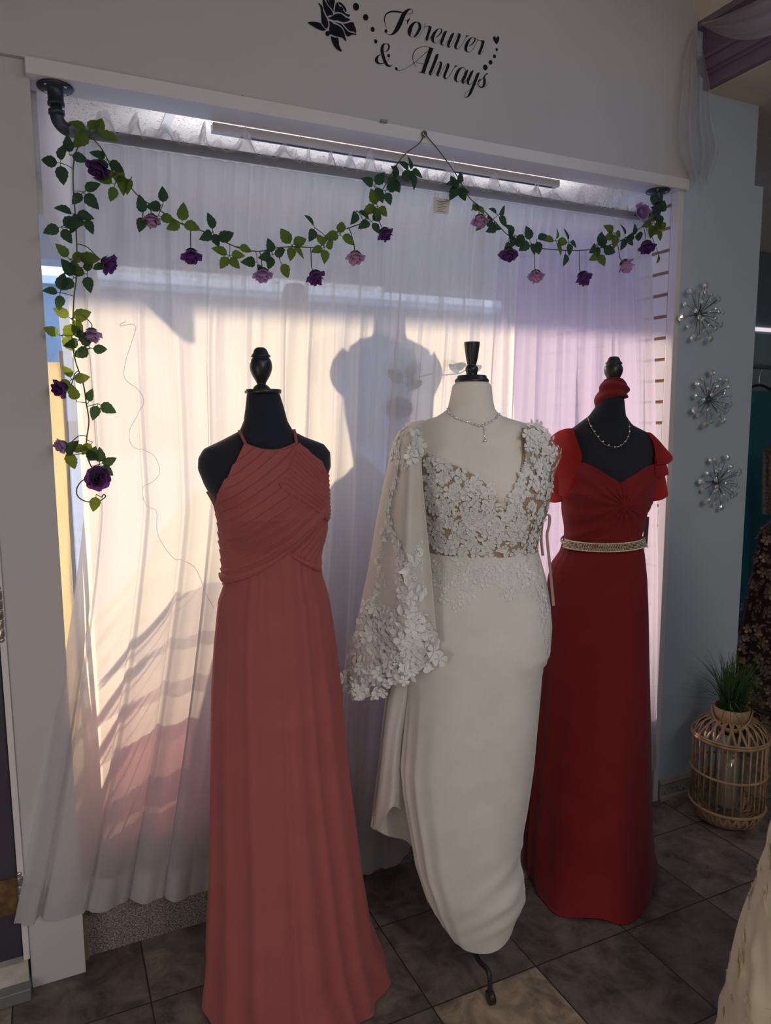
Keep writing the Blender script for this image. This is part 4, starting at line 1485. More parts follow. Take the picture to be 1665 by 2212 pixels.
mb.grid(train, 90, 70)
mb.build('train', IVORY, g2, solid=0.0015)
# outer fold of the train in front of it
mb = MB()
AL = smooth([(868, 1420), (842, 1500), (830, 1580), (822, 1660), (812, 1740), (803, 1790)], 8)
AR = smooth([(890, 1420), (888, 1500), (872, 1580), (868, 1640), (869, 1700), (866, 1740)], 8)


def fold_sheet(s, t_):
    i = t_ * (len(AL) - 1)
    k = int(min(i, len(AL) - 2))
    f = i - k
    a_ = [AL[k][j] * (1 - f) + AL[k + 1][j] * f for j in (0, 1)]
    b_ = [AR[k][j] * (1 - f) + AR[k + 1][j] * f for j in (0, 1)]
    x, y = a_[0] * (1 - s) + b_[0] * s, a_[1] * (1 - s) + b_[1] * s
    if t_ > 0.9:
        y += (t_ - 0.9) * 10 * 12 * math.sin(s * 7)
    dep = 0.03 + 0.03 * math.sin(s * PI) + 0.006 * math.sin(s * 9 + 2 * t_)
    u, z_ = F2.uz(x, y, dep)
    return F2.w(u, dep, z_)


mb.grid(fold_sheet, 60, 70)
mb.build('train_fold', IVORYS, g2, solid=0.0015)

# lace appliques on the bodice and hips
rd = random.Random(11)
mall = MB()
mall.add(mbod.v, mbod.f)
mall.add(mskirt.v, mskirt.f)
bv2 = bvh_of([mall])
lace_poly = [(914, 962), (935, 972), (962, 994), (1000, 1003), (1040, 1024), (1065, 1052), (1082, 1088), (1092, 1112), (1102, 1084), (1116, 1050), (1132, 1010), (1140, 970), (1146, 935), (1165, 930), (1188, 965), (1194, 1010), (1192, 1060), (1180, 1100), (1166, 1140), (1158, 1190), (1100, 1200), (1040, 1196), (980, 1196), (926, 1185), (920, 1120), (914, 1050)]
mlace = MB()
mseq = MB()
for i, (x, y) in enumerate(scatter_poly(lace_poly, 10.8, rd)):
    h = hit(bv2, x, y)
    if not h:
        continue
    loc, nrm = h
    k = rd.random()
    off = nrm * rd.uniform(0.0012, 0.0035)
    if k < 0.34:
        place_geo(mlace, FG, loc + off, nrm, rd.uniform(0, 6), rd.uniform(0.010, 0.0175))
        for q in range(3):
            mseq.sphere(loc + nrm * 0.005 + Vector((rd.uniform(-.003, .003), 0, rd.uniform(-.003, .003))), 0.0011, 5, 3)
    elif k < 0.62:
        place_geo(mlace, LGe, loc + off, nrm, rd.uniform(0, 6), rd.uniform(0.012, 0.021))
    else:
        place_geo(mlace, SG, loc + off, nrm, rd.uniform(0, 6), rd.uniform(0.016, 0.026))
# neckline edge row of flowers
for (x, y) in smooth([(914, 962), (935, 975), (962, 996), (1000, 1005), (1040, 1026), (1065, 1054), (1080, 1085), (1088, 1108), (1096, 1108), (1104, 1080), (1116, 1052), (1132, 1010), (1141, 970), (1146, 935)], 6):
    h = hit(bv2, x + 2, y + 5)
    if h:
        place_geo(mlace, FG, h[0] + h[1] * 0.003, h[1], rd.uniform(0, 6), rd.uniform(0.009, 0.013))
mlace.build('bodice_lace', LACE, g2)
# hip lace: denser at the waist, thinning down in sprays
mlace = MB()
hip = [(930, 1195), (1160, 1190), (1172, 1240), (1186, 1300), (1187, 1400), (1178, 1420), (1165, 1340), (1150, 1290), (1120, 1270), (1095, 1300), (1085, 1265), (1050, 1262), (1030, 1290), (1000, 1330), (975, 1300), (945, 1290)]
for (x, y) in scatter_poly(hip, 13, rd):
    h = hit(bv2, x, y)
    if h:
        k = rd.random()
        g = SG if k < 0.6 else (FG if k < 0.8 else LGe)
        place_geo(mlace, g, h[0] + h[1] * 0.0010, h[1], rd.uniform(0, 6) if g is not SG else 1.2 + rd.uniform(-.8, .8), rd.uniform(0.010, 0.019) * (1.25 if g is SG else 0.8))
        if rd.random() < 0.45:
            mseq.sphere(h[0] + h[1] * 0.003, 0.0010, 5, 3)
mlace.build('hip_lace', LACE, g2)

# right cap sleeve (lace)
mb = MB()
cap_ = [[(1140, 912), (1160, 914), (1180, 926), (1192, 945)], [(1136, 930), (1160, 932), (1188, 945), (1204, 968)], [(1134, 950), (1160, 955), (1194, 970), (1214, 984)], [(1136, 975), (1160, 985), (1190, 1000), (1204, 1006)], [(1140, 1000), (1158, 1015), (1180, 1030), (1194, 1040)]]


def capf(s, t_):
    rows = [smooth(r_, 5) for r_ in cap_]
    def row(r_):
        i = s * (len(r_) - 1)
        k = int(min(i, len(r_) - 2))
        f = i - k
        return [r_[k][j] * (1 - f) + r_[k + 1][j] * f for j in (0, 1)]
    i = t_ * 4
    k = int(min(i, 3))
    f = i - k
    a_, b_ = row(rows[k]), row(rows[k + 1])
    x, y = a_[0] * (1 - f) + b_[0] * f, a_[1] * (1 - f) + b_[1] * f
    dep = 0.085 * (1 - s ** 1.6) * (0.7 + 0.5 * t_) + 0.016
    u, z_ = F2.uz(x, y, dep)
    return F2.w(u, dep, z_)


mcap = MB().grid(capf, 16, 18)
bvc = bvh_of([mcap])
ml = MB()
ml.add(mcap.v, mcap.f)
mb = MB()
cp = [(1138, 916), (1160, 914), (1182, 930), (1196, 948), (1212, 978), (1214, 990), (1196, 1004), (1194, 1035), (1160, 1010), (1138, 995)]
for (x, y) in scatter_poly(cp, 10, rd):
    h = hit(bvc, x, y)
    if h:
        k = rd.random()
        place_geo(mb, FG if k < 0.4 else (LGe if k < .7 else SG), h[0] + h[1] * rd.uniform(0.0005, 0.003), h[1], rd.uniform(0, 6), rd.uniform(0.010, 0.017))
mb.build('cap_sleeve_lace', LACE, g2)
mcap.build('cap_sleeve_mesh', cloth_mat('nude_tulle', (0.6, 0.5, 0.42), trans=0.3, clear=0.55, tint=(0.95, 0.88, 0.8), bump=0), g2)

# cape sleeve on the left shoulder
CL = smooth([(908, 908), (872, 924), (852, 948), (842, 985), (826, 1060), (812, 1130), (797, 1220), (778, 1310), (764, 1380), (757, 1425), (746, 1470)], 8)
CR = smooth([(918, 908), (913, 925), (911, 960), (911, 1020), (917, 1090), (924, 1160), (931, 1230), (936, 1290), (940, 1340), (944, 1385), (940, 1410)], 8)


def cape(s, t_):
    i = t_ * (len(CL) - 1)
    k = int(min(i, len(CL) - 2))
    f = i - k
    a_ = [CL[k][j] * (1 - f) + CL[k + 1][j] * f for j in (0, 1)]
    b_ = [CR[k][j] * (1 - f) + CR[k + 1][j] * f for j in (0, 1)]
    x, y = a_[0] * (1 - s) + b_[0] * s, a_[1] * (1 - s) + b_[1] * s
    y += sstep(0.85, 1, t_) * (10 * math.sin(s * 14) + 22 * math.sin(s * PI) * (1 - s) - 8 * s)
    dep = 0.02 + 0.15 * math.sin(min(1, s * 1.15) * PI * 0.62) * sstep(0, 0.18, t_) + 0.055 * s * (1 - sstep(0, 0.12, t_)) + 0.010 * math.sin(s * 12 + 0.8) * sstep(0.1, 0.6, t_)
    dep = max(dep, 0.0)
    u, z_ = F2.uz(x, y, dep)
    c, w_, ff, bb_ = B2.cs(z_)
    bf = B2.front(u, z_, 0.012) if abs(u - c) < w_ else 0
    if bf > dep:
        dep = bf + 0.004
        u, z_ = F2.uz(x, y, dep)
    return F2.w(u, dep, z_)


mcape = MB().grid(cape, 90, 130)
mcape.build('cape_sleeve', IVORYS, g2, solid=0.0012)
# back of the cape sleeve so it closes around the arm side
MB().grid(lambda s, t_: (lambda a_, b_: a_.lerp(b_, s) - F2.v * (0.07 * math.sin(s * PI) * sstep(0, .3, t_)))(Vector(cape(0, t_)), F2.w(*(lambda q: (q[0], -0.05, q[1]))(F2.uz(min(900, 870 + 10 * t_), 915 + 480 * t_)))), 20, 40).build('cape_back', IVORYS, g2)
bvp = bvh_of([mcape])
mb = MB()
# shoulder lace, a trailing vine and the heavy lace border
for (x, y) in scatter_poly([(905, 912), (870, 926), (848, 960), (846, 985), (880, 1000), (908, 1000), (911, 940)], 10, rd):
    h = hit(bvp, x, y)
    if h:
        k = rd.random()
        place_geo(mb, FG if k < .3 else SG, h[0] + h[1] * 0.002, h[1], rd.uniform(0, 6), rd.uniform(0.012, 0.02))
vine = smooth([(862, 990), (858, 1030), (848, 1060), (840, 1090), (838, 1120), (850, 1150), (860, 1180), (868, 1210), (862, 1240), (870, 1280), (890, 1300), (880, 1340)], 4)
vine2 = smooth([(905, 1170), (895, 1200), (885, 1230), (875, 1250), (905, 1260), (915, 1290)], 4)
vine3 = smooth([(832, 1140), (822, 1180), (820, 1220), (812, 1260), (806, 1300), (800, 1340)], 4)
for vn in (vine, vine2, vine3):
    tp = []
    for i, (x, y) in enumerate(vn):
        h = hit(bvp, x, y)
        if not h:
            continue
        tp.append(h[0] + h[1] * 0.0015)
        if i % 3 == 0 and vn is vine:
            place_geo(mb, FG, h[0] + h[1] * 0.003, h[1], rd.uniform(0, 6), rd.uniform(0.016, 0.024))
        else:
            place_geo(mb, SG if i % 2 else LGe, h[0] + h[1] * 0.002, h[1], rd.uniform(0, 6), rd.uniform(0.018, 0.028))
    if len(tp) > 2:
        mb.tube(tp, 0.0006, 4)
bord = [(795, 1300), (860, 1330), (925, 1320), (944, 1390), (935, 1425), (860, 1440), (780, 1470), (748, 1470), (760, 1400)]
for (x, y) in scatter_poly(bord, 12.5, rd):
    h = hit(bvp, x, y)
    if h:
        k = rd.random()
        place_geo(mb, FG if k < .35 else (LGe if k < .6 else SG), h[0] + h[1] * rd.uniform(0.002, 0.006), h[1] + Vector((rd.uniform(-.3, .3), 0, rd.uniform(-.3, .3))), rd.uniform(0, 6), rd.uniform(0.014, 0.028))
        if rd.random() < 0.6:
            mseq.sphere(h[0] + h[1] * 0.008, 0.0012, 5, 3)
for (x, y) in scatter_poly([(830, 1150), (920, 1180), (930, 1300), (810, 1310)], 24, rd):
    h = hit(bvp, x, y)
    if h:
        place_geo(mb, SG, h[0] + h[1] * 0.001, h[1], rd.uniform(0, 6), rd.uniform(0.014, 0.024))
        mseq.sphere(h[0] + h[1] * 0.004, 0.0011, 5, 3)
# dangling petals under the border
for i in range(170):
    s_ = rd.random()
    p0 = Vector(cape(s_, 1.0))
    nrm = (F2.v + Vector((rd.uniform(-.7, .7), 0, rd.uniform(-.5, .6)))).normalized()
    place_geo(mb, FG if i % 3 == 0 else LGe, p0 + Vector((rd.uniform(-.008, .008), rd.uniform(-.02, .01), rd.uniform(-0.03, 0.012) - (0.035 if 0.25 < s_ < .4 and i % 2 else 0))), nrm, rd.uniform(0, 6), rd.uniform(0.012, 0.022))
mb.build('cape_lace', LACE, g2)
sq = mseq.build('beading', SEQ, g2)
sq['kind'] = 'stuff'
# ribbon hanging loops at the right side of the gown
mb = MB()
rp = [(1172, 1200), (1168, 1160), (1170, 1125), (1178, 1108), (1183, 1112), (1181, 1130), (1176, 1150), (1180, 1200), (1185, 1260), (1187, 1290)]
q = [F2.w(*(lambda a_: (a_[0], -0.02 + 0.002 * i, a_[1]))(F2.uz(x, y, -0.02))) for i, (x, y) in enumerate(smooth(rp, 5))]
vs_ = []
for p_ in q:
    vs_ += [p_ - F2.u * 0.0035, p_ + F2.u * 0.0035]
mb.add(vs_, [(2 * i, 2 * i + 1, 2 * i + 3, 2 * i + 2) for i in range(len(q) - 1)])
mb.build('hanger_ribbon', cloth_mat('champagne_ribbon', (0.6, 0.45, 0.38), trans=0.4), g2, solid=0.0008)

# necklace on the cream form
bt = MB()
B2.loft(bt, 0.72, zz2(826), 120, 72)
bvt = bvh_of([bt])
t = thing('rhinestone_necklace', tuple(F2.w(0, 0.08, zz2(915))), 'silver rhinestone Y-drop necklace on the cream dress form', 'necklace')
ch = smooth([(966, 880), (972, 893), (985, 903), (1000, 909), (1018, 915), (1035, 921), (1050, 917), (1064, 910), (1076, 898), (1080, 890)], 6)
cpts = []
for (x, y) in ch:
    h = hit(bvt, x, y)
    if h:
        cpts.append(h[0] + h[1] * 0.0025)
MB().tube(cpts, 0.0009, 6).build('chain', SEQ, t)
mb = MB()
for i, p_ in enumerate(cpts):
    mb.sphere(p_ + F2.v * 0.001, 0.0032 if i % 3 == 1 else 0.0016, 8, 5)
for (x, y, r_) in ((1043, 921, .003), (1046, 930, .0028), (1047, 938, .0024), (1049, 946, .0024), (1048, 953, .0045)):
    h = hit(bvt, x, y)
    if h:
        mb.sphere(h[0] + h[1] * 0.003, r_, 8, 5)
mb.build('stones', SEQ, t)
h0, h1 = hit(bvt, 1043, 918), hit(bvt, 1048, 953)
if h0 and h1:
    MB().tube([h0[0] + h0[1] * .002, h1[0] + h1[1] * .002], 0.0008, 6).build('drop_chain', SEQ, t)

# =================================================================== 3. red chiffon gown (right)
F3 = Frame(1.615, -0.215)
zz3 = lambda y: F3.uz(1320, y)[1]
L3 = F3.outline([(1302, 838), (1293, 860), (1285, 880), (1272, 898), (1245, 918), (1222, 935), (1212, 960), (1210, 1000), (1213, 1050), (1216, 1085), (1220, 1120), (1222, 1160), (1212, 1195), (1195, 1240), (1190, 1300)])
R3 = F3.outline([(1340, 838), (1348, 860), (1350, 880), (1352, 898), (1366, 918), (1400, 935), (1418, 950), (1424, 975), (1420, 1010), (1415, 1045), (1406, 1085), (1394, 1110), (1382, 1160), (1388, 1195), (1393, 1240), (1396, 1300)])
FR3 = [(0.8, 0.11), (zz3(1240), 0.098), (zz3(1165), 0.083), (zz3(1110), 0.10), (zz3(1060), 0.122), (zz3(1010), 0.10), (zz3(960), 0.072), (zz3(920), 0.052), (zz3(890), 0.046), (zz3(838), 0.036)]
BK3 = [(0.8, 0.13), (zz3(1165), 0.075), (zz3(1060), 0.09), (zz3(960), 0.07), (zz3(900), 0.05), (zz3(838), 0.036)]
B3 = Body(F3, L3, R3, sorted(FR3), sorted(BK3))
df3 = thing('dress_form', (F3.o.x, F3.o.y, 0), 'black dress form with a ball finial and red scarf, rightmost of the three', 'dress form')
B3.loft(MB(), 0.80, zz3(838), 110, 64).build('torso', BLACKV, df3)
finial(df3, F3, 1325, 770, 822, [(1, 770), (9, 771), (13, 776), (15, 781), (18, 783), (18.5, 786), (17, 788), (19.5, 793), (20.5, 800), (19, 808), (15, 816), (12, 822), (12, 834)])
stand(df3, F3, 0.81, 0.1, a0=0.9)
bt3 = MB()
B3.loft(bt3, 0.80, zz3(838), 110, 64)

g3 = thing('chiffon_gown', (F3.o.x, F3.o.y, 0), 'long brick red chiffon gown with flutter sleeves, twisted bodice and beaded belt, rightmost on show', 'gown')
nl3 = [F3.uz(x, y, 0.1) for x, y in ((1240, 1001), (1253, 1001), (1272, 1000), (1290, 1006), (1320, 1024), (1348, 1042), (1370, 1024), (1392, 1009), (1413, 1004), (1425, 1004))]
tw = F3.uz(1349, 1092, 0.12)


def pleat3(u, z_):
    du, dz = u - tw[0], z_ - tw[1]
    r = math.hypot(du, dz)
    a_ = math.atan2(dz, du)
    k = 0.0050 * math.sin(a_ * 17 + 1.5 * math.sin(a_ * 3)) * math.exp(-r / 0.085) * min(1, r / 0.02)
    k += 0.006 * math.exp(-(r / 0.014) ** 2)
    # soft gathers from the twist to the left side
    if du < -0.03:
        q = (dz + 0.25 * (du + 0.03)) / (0.03 + abs(du) * 0.5)
        k += 0.0035 * math.sin(q * 9 + 1) * min(1, (-du - 0.03) / 0.05)
    k -= 0.003 * math.exp(-(du / 0.018) ** 2) * sstep(tw[1], tw[1] + 0.04, z_)
    return k


DL3 = F3.outline([(1243, 1000), (1225, 1030), (1214, 1060), (1213, 1085), (1217, 1120), (1220, 1160), (1218, 1175)])
DR3 = F3.outline([(1414, 1004), (1418, 1020), (1416, 1045), (1408, 1085), (1396, 1110), (1384, 1160), (1386, 1175)])
mb3 = MB()
bodice_patch(mb3, B3, DL3, DR3, lambda s: interp(nl3, nl3[1][0] * (1 - s) + nl3[-2][0] * s), lambda s: zz3(1172), pleat3, 170, 150, 0.010)


def bback3(s, t_):
    z_ = zz3(1040) + (zz3(1172) - zz3(1040)) * t_
    u, v = B3.ring(PI + PI * s, z_, 0.005)
    return F3.w(u, v, z_)


mb3.grid(bback3, 40, 20)
mb3.build('bodice', RED, g3)
# knot of the twist
uk = tw
MB().grid(lambda s, t_: F3.w(uk[0] + 0.009 * math.cos(2 * PI * s) * math.sin(PI * t_) + 0.004 * (t_ - .5), B3.front(uk[0], uk[1], 0.006) + 0.002 + 0.006 * max(0, math.sin(2 * PI * s)) * math.sin(PI * t_), uk[1] - 0.025 + 0.05 * t_), 20, 14, wrap=True).build('twist_knot', RED, g3)

SL3 = F3.outline([(1218, 1160), (1208, 1190), (1190, 1215), (1182, 1250), (1176, 1320), (1165, 1430), (1155, 1540), (1145, 1640), (1139, 1750), (1137, 1850), (1138, 1930), (1150, 1985)])
SR3 = F3.outline([(1384, 1160), (1392, 1195), (1398, 1250), (1401, 1320), (1404, 1450), (1407, 1560), (1409, 1680), (1413, 1800), (1420, 1880), (1433, 1945), (1440, 1990)])
S3 = Body(F3, SL3, SR3, [(0.0, 0.33), (0.12, 0.27), (0.3, 0.22), (0.6, 0.165), (0.9, 0.125), (zz3(1165), 0.088)], [(0.0, 0.17), (0.3, 0.165), (0.6, 0.15), (0.9, 0.12), (zz3(1165), 0.08)], p=2.1)
RID3 = [(0.5, .12, .6), (1.0, .1, .5), (1.5, .1, .45), (1.95, .1, .6), (2.35, .07, 1.0), (2.62, .05, 1.3), (2.85, .05, 1.3), (3.2, .06, 1), (3.7, .08, 1), (4.3, .08, 1), (4.9, .08, 1), (5.5, .08, 1), (6.0, .06, .8)]


def fold3(a_, z_):
    d = max(0.0, zz3(1165) - z_)
    k = 0
    for c, w_, h in RID3:
        x = (a_ - c - 0.05 * math.sin(z_ * 4 + c) + PI) % (2 * PI) - PI
        k += h * math.exp(-(x / (w_ * (1 + d * .6))) ** 2) * 0.042 * min(1, d / 0.8)
    k -= 0.018 * min(1, d)
    k += 0.006 * math.sin(a_ * 29) * math.exp(-d / 0.1)
    fl = sstep(0.10, 0.0, z_)
    k += fl * 0.035 * math.sin(a_ * 6 + 2)
    return 1 + k, max(0.005, z_ + fl * 0.010 * math.sin(a_ * 5 + .5))


mb = MB()
S3.loft(mb, 0.005, zz3(1163), 120, 360, 0, fold3, cap=False)
mb.build('skirt', RED, g3)


# flutter sleeves
def sheet_rows(fr, rows, n=5):
    """rows: list of rows of (px, py, depth)"""
    rr = [smooth(r_, n) for r_ in rows]
    m = len(rr[0])
    cols = [smooth([r_[i] for r_ in rr], n) for i in range(m)]
    nv = len(cols[0])
    mb_ = MB()
    vs_ = []
    for j in range(nv):
        for i in range(m):
            x, y, d = cols[i][j]
            u, z_ = fr.uz(x, y, d)
            vs_.append(fr.w(u, d, z_))
    mb_.add(vs_, [(j * m + i, j * m + i + 1, (j + 1) * m + i + 1, (j + 1) * m + i) for j in range(nv - 1) for i in range(m - 1)])
    return mb_


sl = sheet_rows(F3, [[(1188, 945, -.03), (1205, 932, .0), (1222, 926, .03), (1237, 925, .045)],
                     [(1176, 985, -.03), (1200, 975, .03), (1230, 965, .07), (1250, 962, .075)],
                     [(1178, 1020, -.02), (1205, 1018, .05), (1238, 1010, .09), (1257, 985, .085)],
                     [(1190, 1050, -.01), (1210, 1056, .06), (1232, 1050, .10), (1252, 1010, .095)],
                     [(1196, 1060, .0), (1214, 1072, .07), (1236, 1078, .10), (1246, 1050, .10)]], 8)
sl.build('flutter_sleeve', REDS, g3, solid=0.0008)
sl = sheet_rows(F3, [[(1186, 960, -.03), (1200, 950, -.0), (1215, 945, .02)],
                     [(1178, 1030, -.03), (1192, 1030, .03), (1215, 1020, .06)],
                     [(1180, 1083, -.03), (1200, 1086, .03), (1228, 1080, .07)]], 8)
sl.build('flutter_sleeve_under', REDS, g3, solid=0.0008)
sl = sheet_rows(F3, [[(1396, 934, .03), (1405, 935, .02), (1414, 942, .0)],
                     [(1410, 955, .045), (1424, 955, .02), (1432, 962, -.02)],
                     [(1416, 985, .06), (1432, 984, .03), (1453, 989, -.02)],
                     [(1418, 1005, .065), (1430, 1003, .04), (1441, 1003, -.01)]], 8)
sl.build('flutter_sleeve', REDS, g3, solid=0.0008)
sl = sheet_rows(F3, [[(1414, 985, .06), (1424, 985, .03), (1436, 992, -.01)],
                     [(1415, 1020, .065), (1430, 1015, .03), (1444, 1022, -.02)],
                     [(1414, 1030, .06), (1426, 1034, .03), (1440, 1026, -.01)]], 6)
sl.build('flutter_sleeve_middle', REDS, g3, solid=0.0008)
sl = sheet_rows(F3, [[(1414, 1010, .05), (1424, 1012, .02), (1434, 1020, -.02)],
                     [(1414, 1045, .05), (1428, 1045, .02), (1440, 1050, -.03)],
                     [(1408, 1083, .04), (1428, 1080, .02), (1443, 1071, -.03)]], 6)
sl.build('flutter_sleeve_under', REDS, g3, solid=0.0008)

# beaded belt (its own thing)
bl = thing('beaded_belt', tuple(F3.w(0, 0.09, zz3(1170))), 'champagne beaded belt around the waist of the red gown', 'belt')
tilt = lambda a_: zz3(1166) - 0.010 * math.sin(a_) + 0.004 * math.cos(a_)


def belt_pt(a_, dz, off):
    z_ = tilt(a_) + dz
    u, v = B3.ring(a_, z_, off)
    return F3.w(u, v, z_)


mb = MB().grid(lambda s, t_: belt_pt(2 * PI * s, -0.013 + 0.026 * t_ if (0.03 < s < 0.40) else -0.005 + 0.010 * t_, 0.013), 160, 5, wrap=True)
mb.build('band', solid_mat('bronze_belt_mesh', (0.20, 0.15, 0.09), 0.5, metal=0.3), bl, solid=0.0015)
mb = MB()
for i in range(130):
    a_ = 0.16 + (2.62 - 0.16) * i / 129
    for r_ in (-0.013, 0.013, -0.0105, 0.0105):
        mb.sphere(belt_pt(a_, r_, 0.0155), 0.0016, 6, 4)
    if i % 2 == 0:
        for r_ in (-0.0065, -0.0022, 0.0022, 0.0065):
            mb.sphere(belt_pt(a_ + (0.012 if abs(r_) > .005 else 0), r_, 0.016), 0.0018, 6, 4)
for i in range(40):
    a_ = 2.62 + 0.6 * i / 39
    mb.sphere(belt_pt(a_, 0.002 * (i % 3 - 1), 0.0155), 0.0014, 6, 4)
b_ = mb.build('beads', solid_mat('champagne_crystal', (0.9, 0.85, 0.7), 0.1, metal=0.9), bl)
b_['kind'] = 'stuff'

# hang tags at the right side of the red gown
tg = thing('hang_tag', tuple(F3.w(0.15, 0, zz3(1150))), 'dark burgundy garment tag with a white sticker hanging at the side of the red gown', 'tag')
pts = [(1391, 1115), (1402, 1117), (1398, 1180), (1388, 1178)]
q = [F3.w(*(lambda a_: (a_[0], 0.0, a_[1]))(F3.uz(x, y))) for x, y in pts]
mb = MB()
mb.add(q, [(0, 1, 2, 3)], False)
mb.build('card', solid_mat('burgundy_card', (0.08, 0.02, 0.05), 0.6), tg, solid=0.001)
q = [F3.w(*(lambda a_: (a_[0], 0.003, a_[1]))(F3.uz(x, y))) for x, y in [(1381, 1170), (1398, 1174), (1400, 1183), (1384, 1180)]]
mb = MB()
mb.add(q, [(0, 1, 2, 3)], False)
mb.build('sticker', LABELM, tg, solid=0.001)

# red scarf at the neck
sc_ = MB()


def scarf(s, t_):
    a_ = 2 * PI * s
    # tilted band: high at right, drooping to lower left
    top = zz3(818) - 0.004 * math.cos(a_ * 2)
    lo = zz3(868) + 0.012 * math.cos(a_) - 0.030 * max(0, -math.cos(a_)) + 0.012 * max(0, math.sin(a_))
    z_ = top + (lo - top) * t_
    r_ = 0.024 + 0.018 * sstep(0, 0.4, t_) + 0.004 * math.sin(t_ * 14 + a_ * 2) + 0.003 * math.sin(a_ * 3 + t_ * 5)
    c = F3.uz(1323, 845)[0]
    return F3.w(c + r_ * 1.08 * math.cos(a_) - 0.010 * t_ * (1 if math.cos(a_) < 0 else 0), r_ * 1.0 * math.sin(a_), z_)


sc_.grid(scarf, 70, 26, wrap=True)
tag(sc_.build('neck_scarf', RED, solid=0.002), 'red chiffon scarf wrapped around the neck of the right black dress form', 'scarf')

# necklace on the right form
bv3 = bvh_of([bt3])
t = thing('link_necklace', tuple(F3.w(0, 0.08, zz3(960))), 'pale gold necklace of oval jewelled links on the right black dress form', 'necklace')
ch = smooth([(1270, 900), (1273, 912), (1277, 922), (1285, 936), (1295, 950), (1305, 960), (1316, 965), (1328, 967), (1340, 963), (1350, 955), (1356, 945), (1359, 932), (1358, 920), (1355, 908)], 5)
cp_ = [h[0] + h[1] * 0.003 for h in (hit(bv3, x, y) for x, y in ch) if h]
MB().tube(cp_, 0.0008, 5).build('chain', GOLDB, t)
mb = MB()
n = len(cp_)
for (x, y) in ((1278, 922), (1285, 933), (1293, 944), (1303, 955), (1315, 963), (1328, 967), (1341, 963), (1350, 955), (1356, 945), (1359, 934), (1358, 924)):
    h = hit(bv3, x, y)
    if h:
        mb.sphere(h[0] + h[1] * 0.005, 0.0045, 9, 6, (1, 0.7, 0.8))
mb.build('jewelled_links', GOLDB, t)

# =================================================================== display mannequin and ball gown behind the sheers
F4c = (0.85, 0.62)
bg_ = thing('ball_gown', (F4c[0], F4c[1], 0.362), 'full white and pink tiered tulle ball gown in the window, seen through the sheer curtain', 'gown')
mf = thing('dress_form', (F4c[0], F4c[1], 0.362), 'grey dress form inside the ball gown in the window behind the sheers', 'dress form')
LIN = cloth_mat('white_satin_lining', (0.55, 0.58, 0.68), trans=0.05)


def ringbody(rows, n=60, cx=F4c[0], cy=F4c[1]):
    def pt(s, t_):
        z_ = rows[0][0] + (rows[-1][0] - rows[0][0]) * t_
        rx = interp([(r_[0], r_[1]) for r_ in rows], z_)
        ry = interp([(r_[0], r_[2]) for r_ in rows], z_)
        a_ = 2 * PI * s
        return (cx + rx * math.cos(a_), cy + ry * math.sin(a_), z_)
    return MB().grid(pt, n, 60, wrap=True)


ringbody([(1.10, 0.10, 0.09), (1.49, 0.115, 0.085), (1.64, 0.135, 0.10), (1.80, 0.150, 0.08), (1.855, 0.13, 0.06), (1.88, 0.055, 0.05), (1.98, 0.045, 0.045), (2.0, 0.03, 0.03)]).build('torso', solid_mat('grey_form', (0.3, 0.3, 0.33), 0.8), mf)
MB().tube([(F4c[0], F4c[1], 0.37), (F4c[0], F4c[1], 1.12)], 0.015, 12).build('pole', STEEL, mf)
MB().lathe([(0.16, 0.364), (0.16, 0.372), (0.03, 0.38), (0.02, 0.40)], (F4c[0], F4c[1], 0), 30).build('base', STEEL, mf)
ringbody([(1.42, 0.135, 0.11), (1.50, 0.125, 0.10), (1.64, 0.150, 0.115), (1.80, 0.16, 0.09)]).build('bodice', LIN, bg_)
for s_ in (-1, 1):
    MB().grid(lambda a_, b_: (F4c[0] + s_ * (0.150 + 0.042 * math.sin(PI * b_) * math.cos(2 * PI * a_) * (1 + .12 * math.sin(a_ * 30))), F4c[1] + 0.07 * math.sin(PI * b_) * math.sin(2 * PI * a_), 1.835 - 0.13 * b_ + 0.01 * math.sin(a_ * 19)), 40, 14, wrap=True).build('puff_sleeve', LIN, bg_)
ringbody([(0.375, 0.70, 0.30), (0.75, 0.64, 0.28), (1.09, 0.54, 0.25), (1.25, 0.40, 0.21), (1.38, 0.24, 0.16), (1.48, 0.14, 0.11)], 120).build('lining_skirt', LIN, bg_)
# tulle tiers, spreading to the left as a train
for i, (zt_, zb_, rt, rb, m_) in enumerate((a_, b_, c_ + .06, d_ + .09, e_) for a_, b_, c_, d_, e_ in ((1.12, 0.93, 0.56, 0.72, TWHITE), (0.98, 0.80, 0.64, 0.77, TWHITE), (0.86, 0.68, 0.68, 0.80, TWHITE), (0.74, 0.50, 0.71, 0.815, TPINK), (0.60, 0.42, 0.74, 0.82, TPINK), (0.50, 0.375, 0.76, 0.825, TPINK))):
    def tier(s, t_, zt_=zt_, zb_=zb_, rt=rt, rb=rb, i=i):
        a_ = PI * 0.97 + PI * 0.60 * s        # left side and front left
        r_ = rt + (rb - rt) * t_
        sag = 0.10 * math.cos((s - 0.85) * 2.2) - 0.07
        k = 1 + 0.012 * math.sin(a_ * 60 + i)
        y_ = F4c[1] + r_ * k * 0.48 * math.sin(a_)
        return (F4c[0] + r_ * k * math.cos(a_), 0.235 + 0.012 * i + 0.03 * (1 + math.sin(a_)) + 0.004 * math.sin(a_ * 50), zt_ + (zb_ - zt_) * t_ + sag * 0.8)
    MB().grid(tier, 160, 14).build('tulle_tier', m_, bg_)

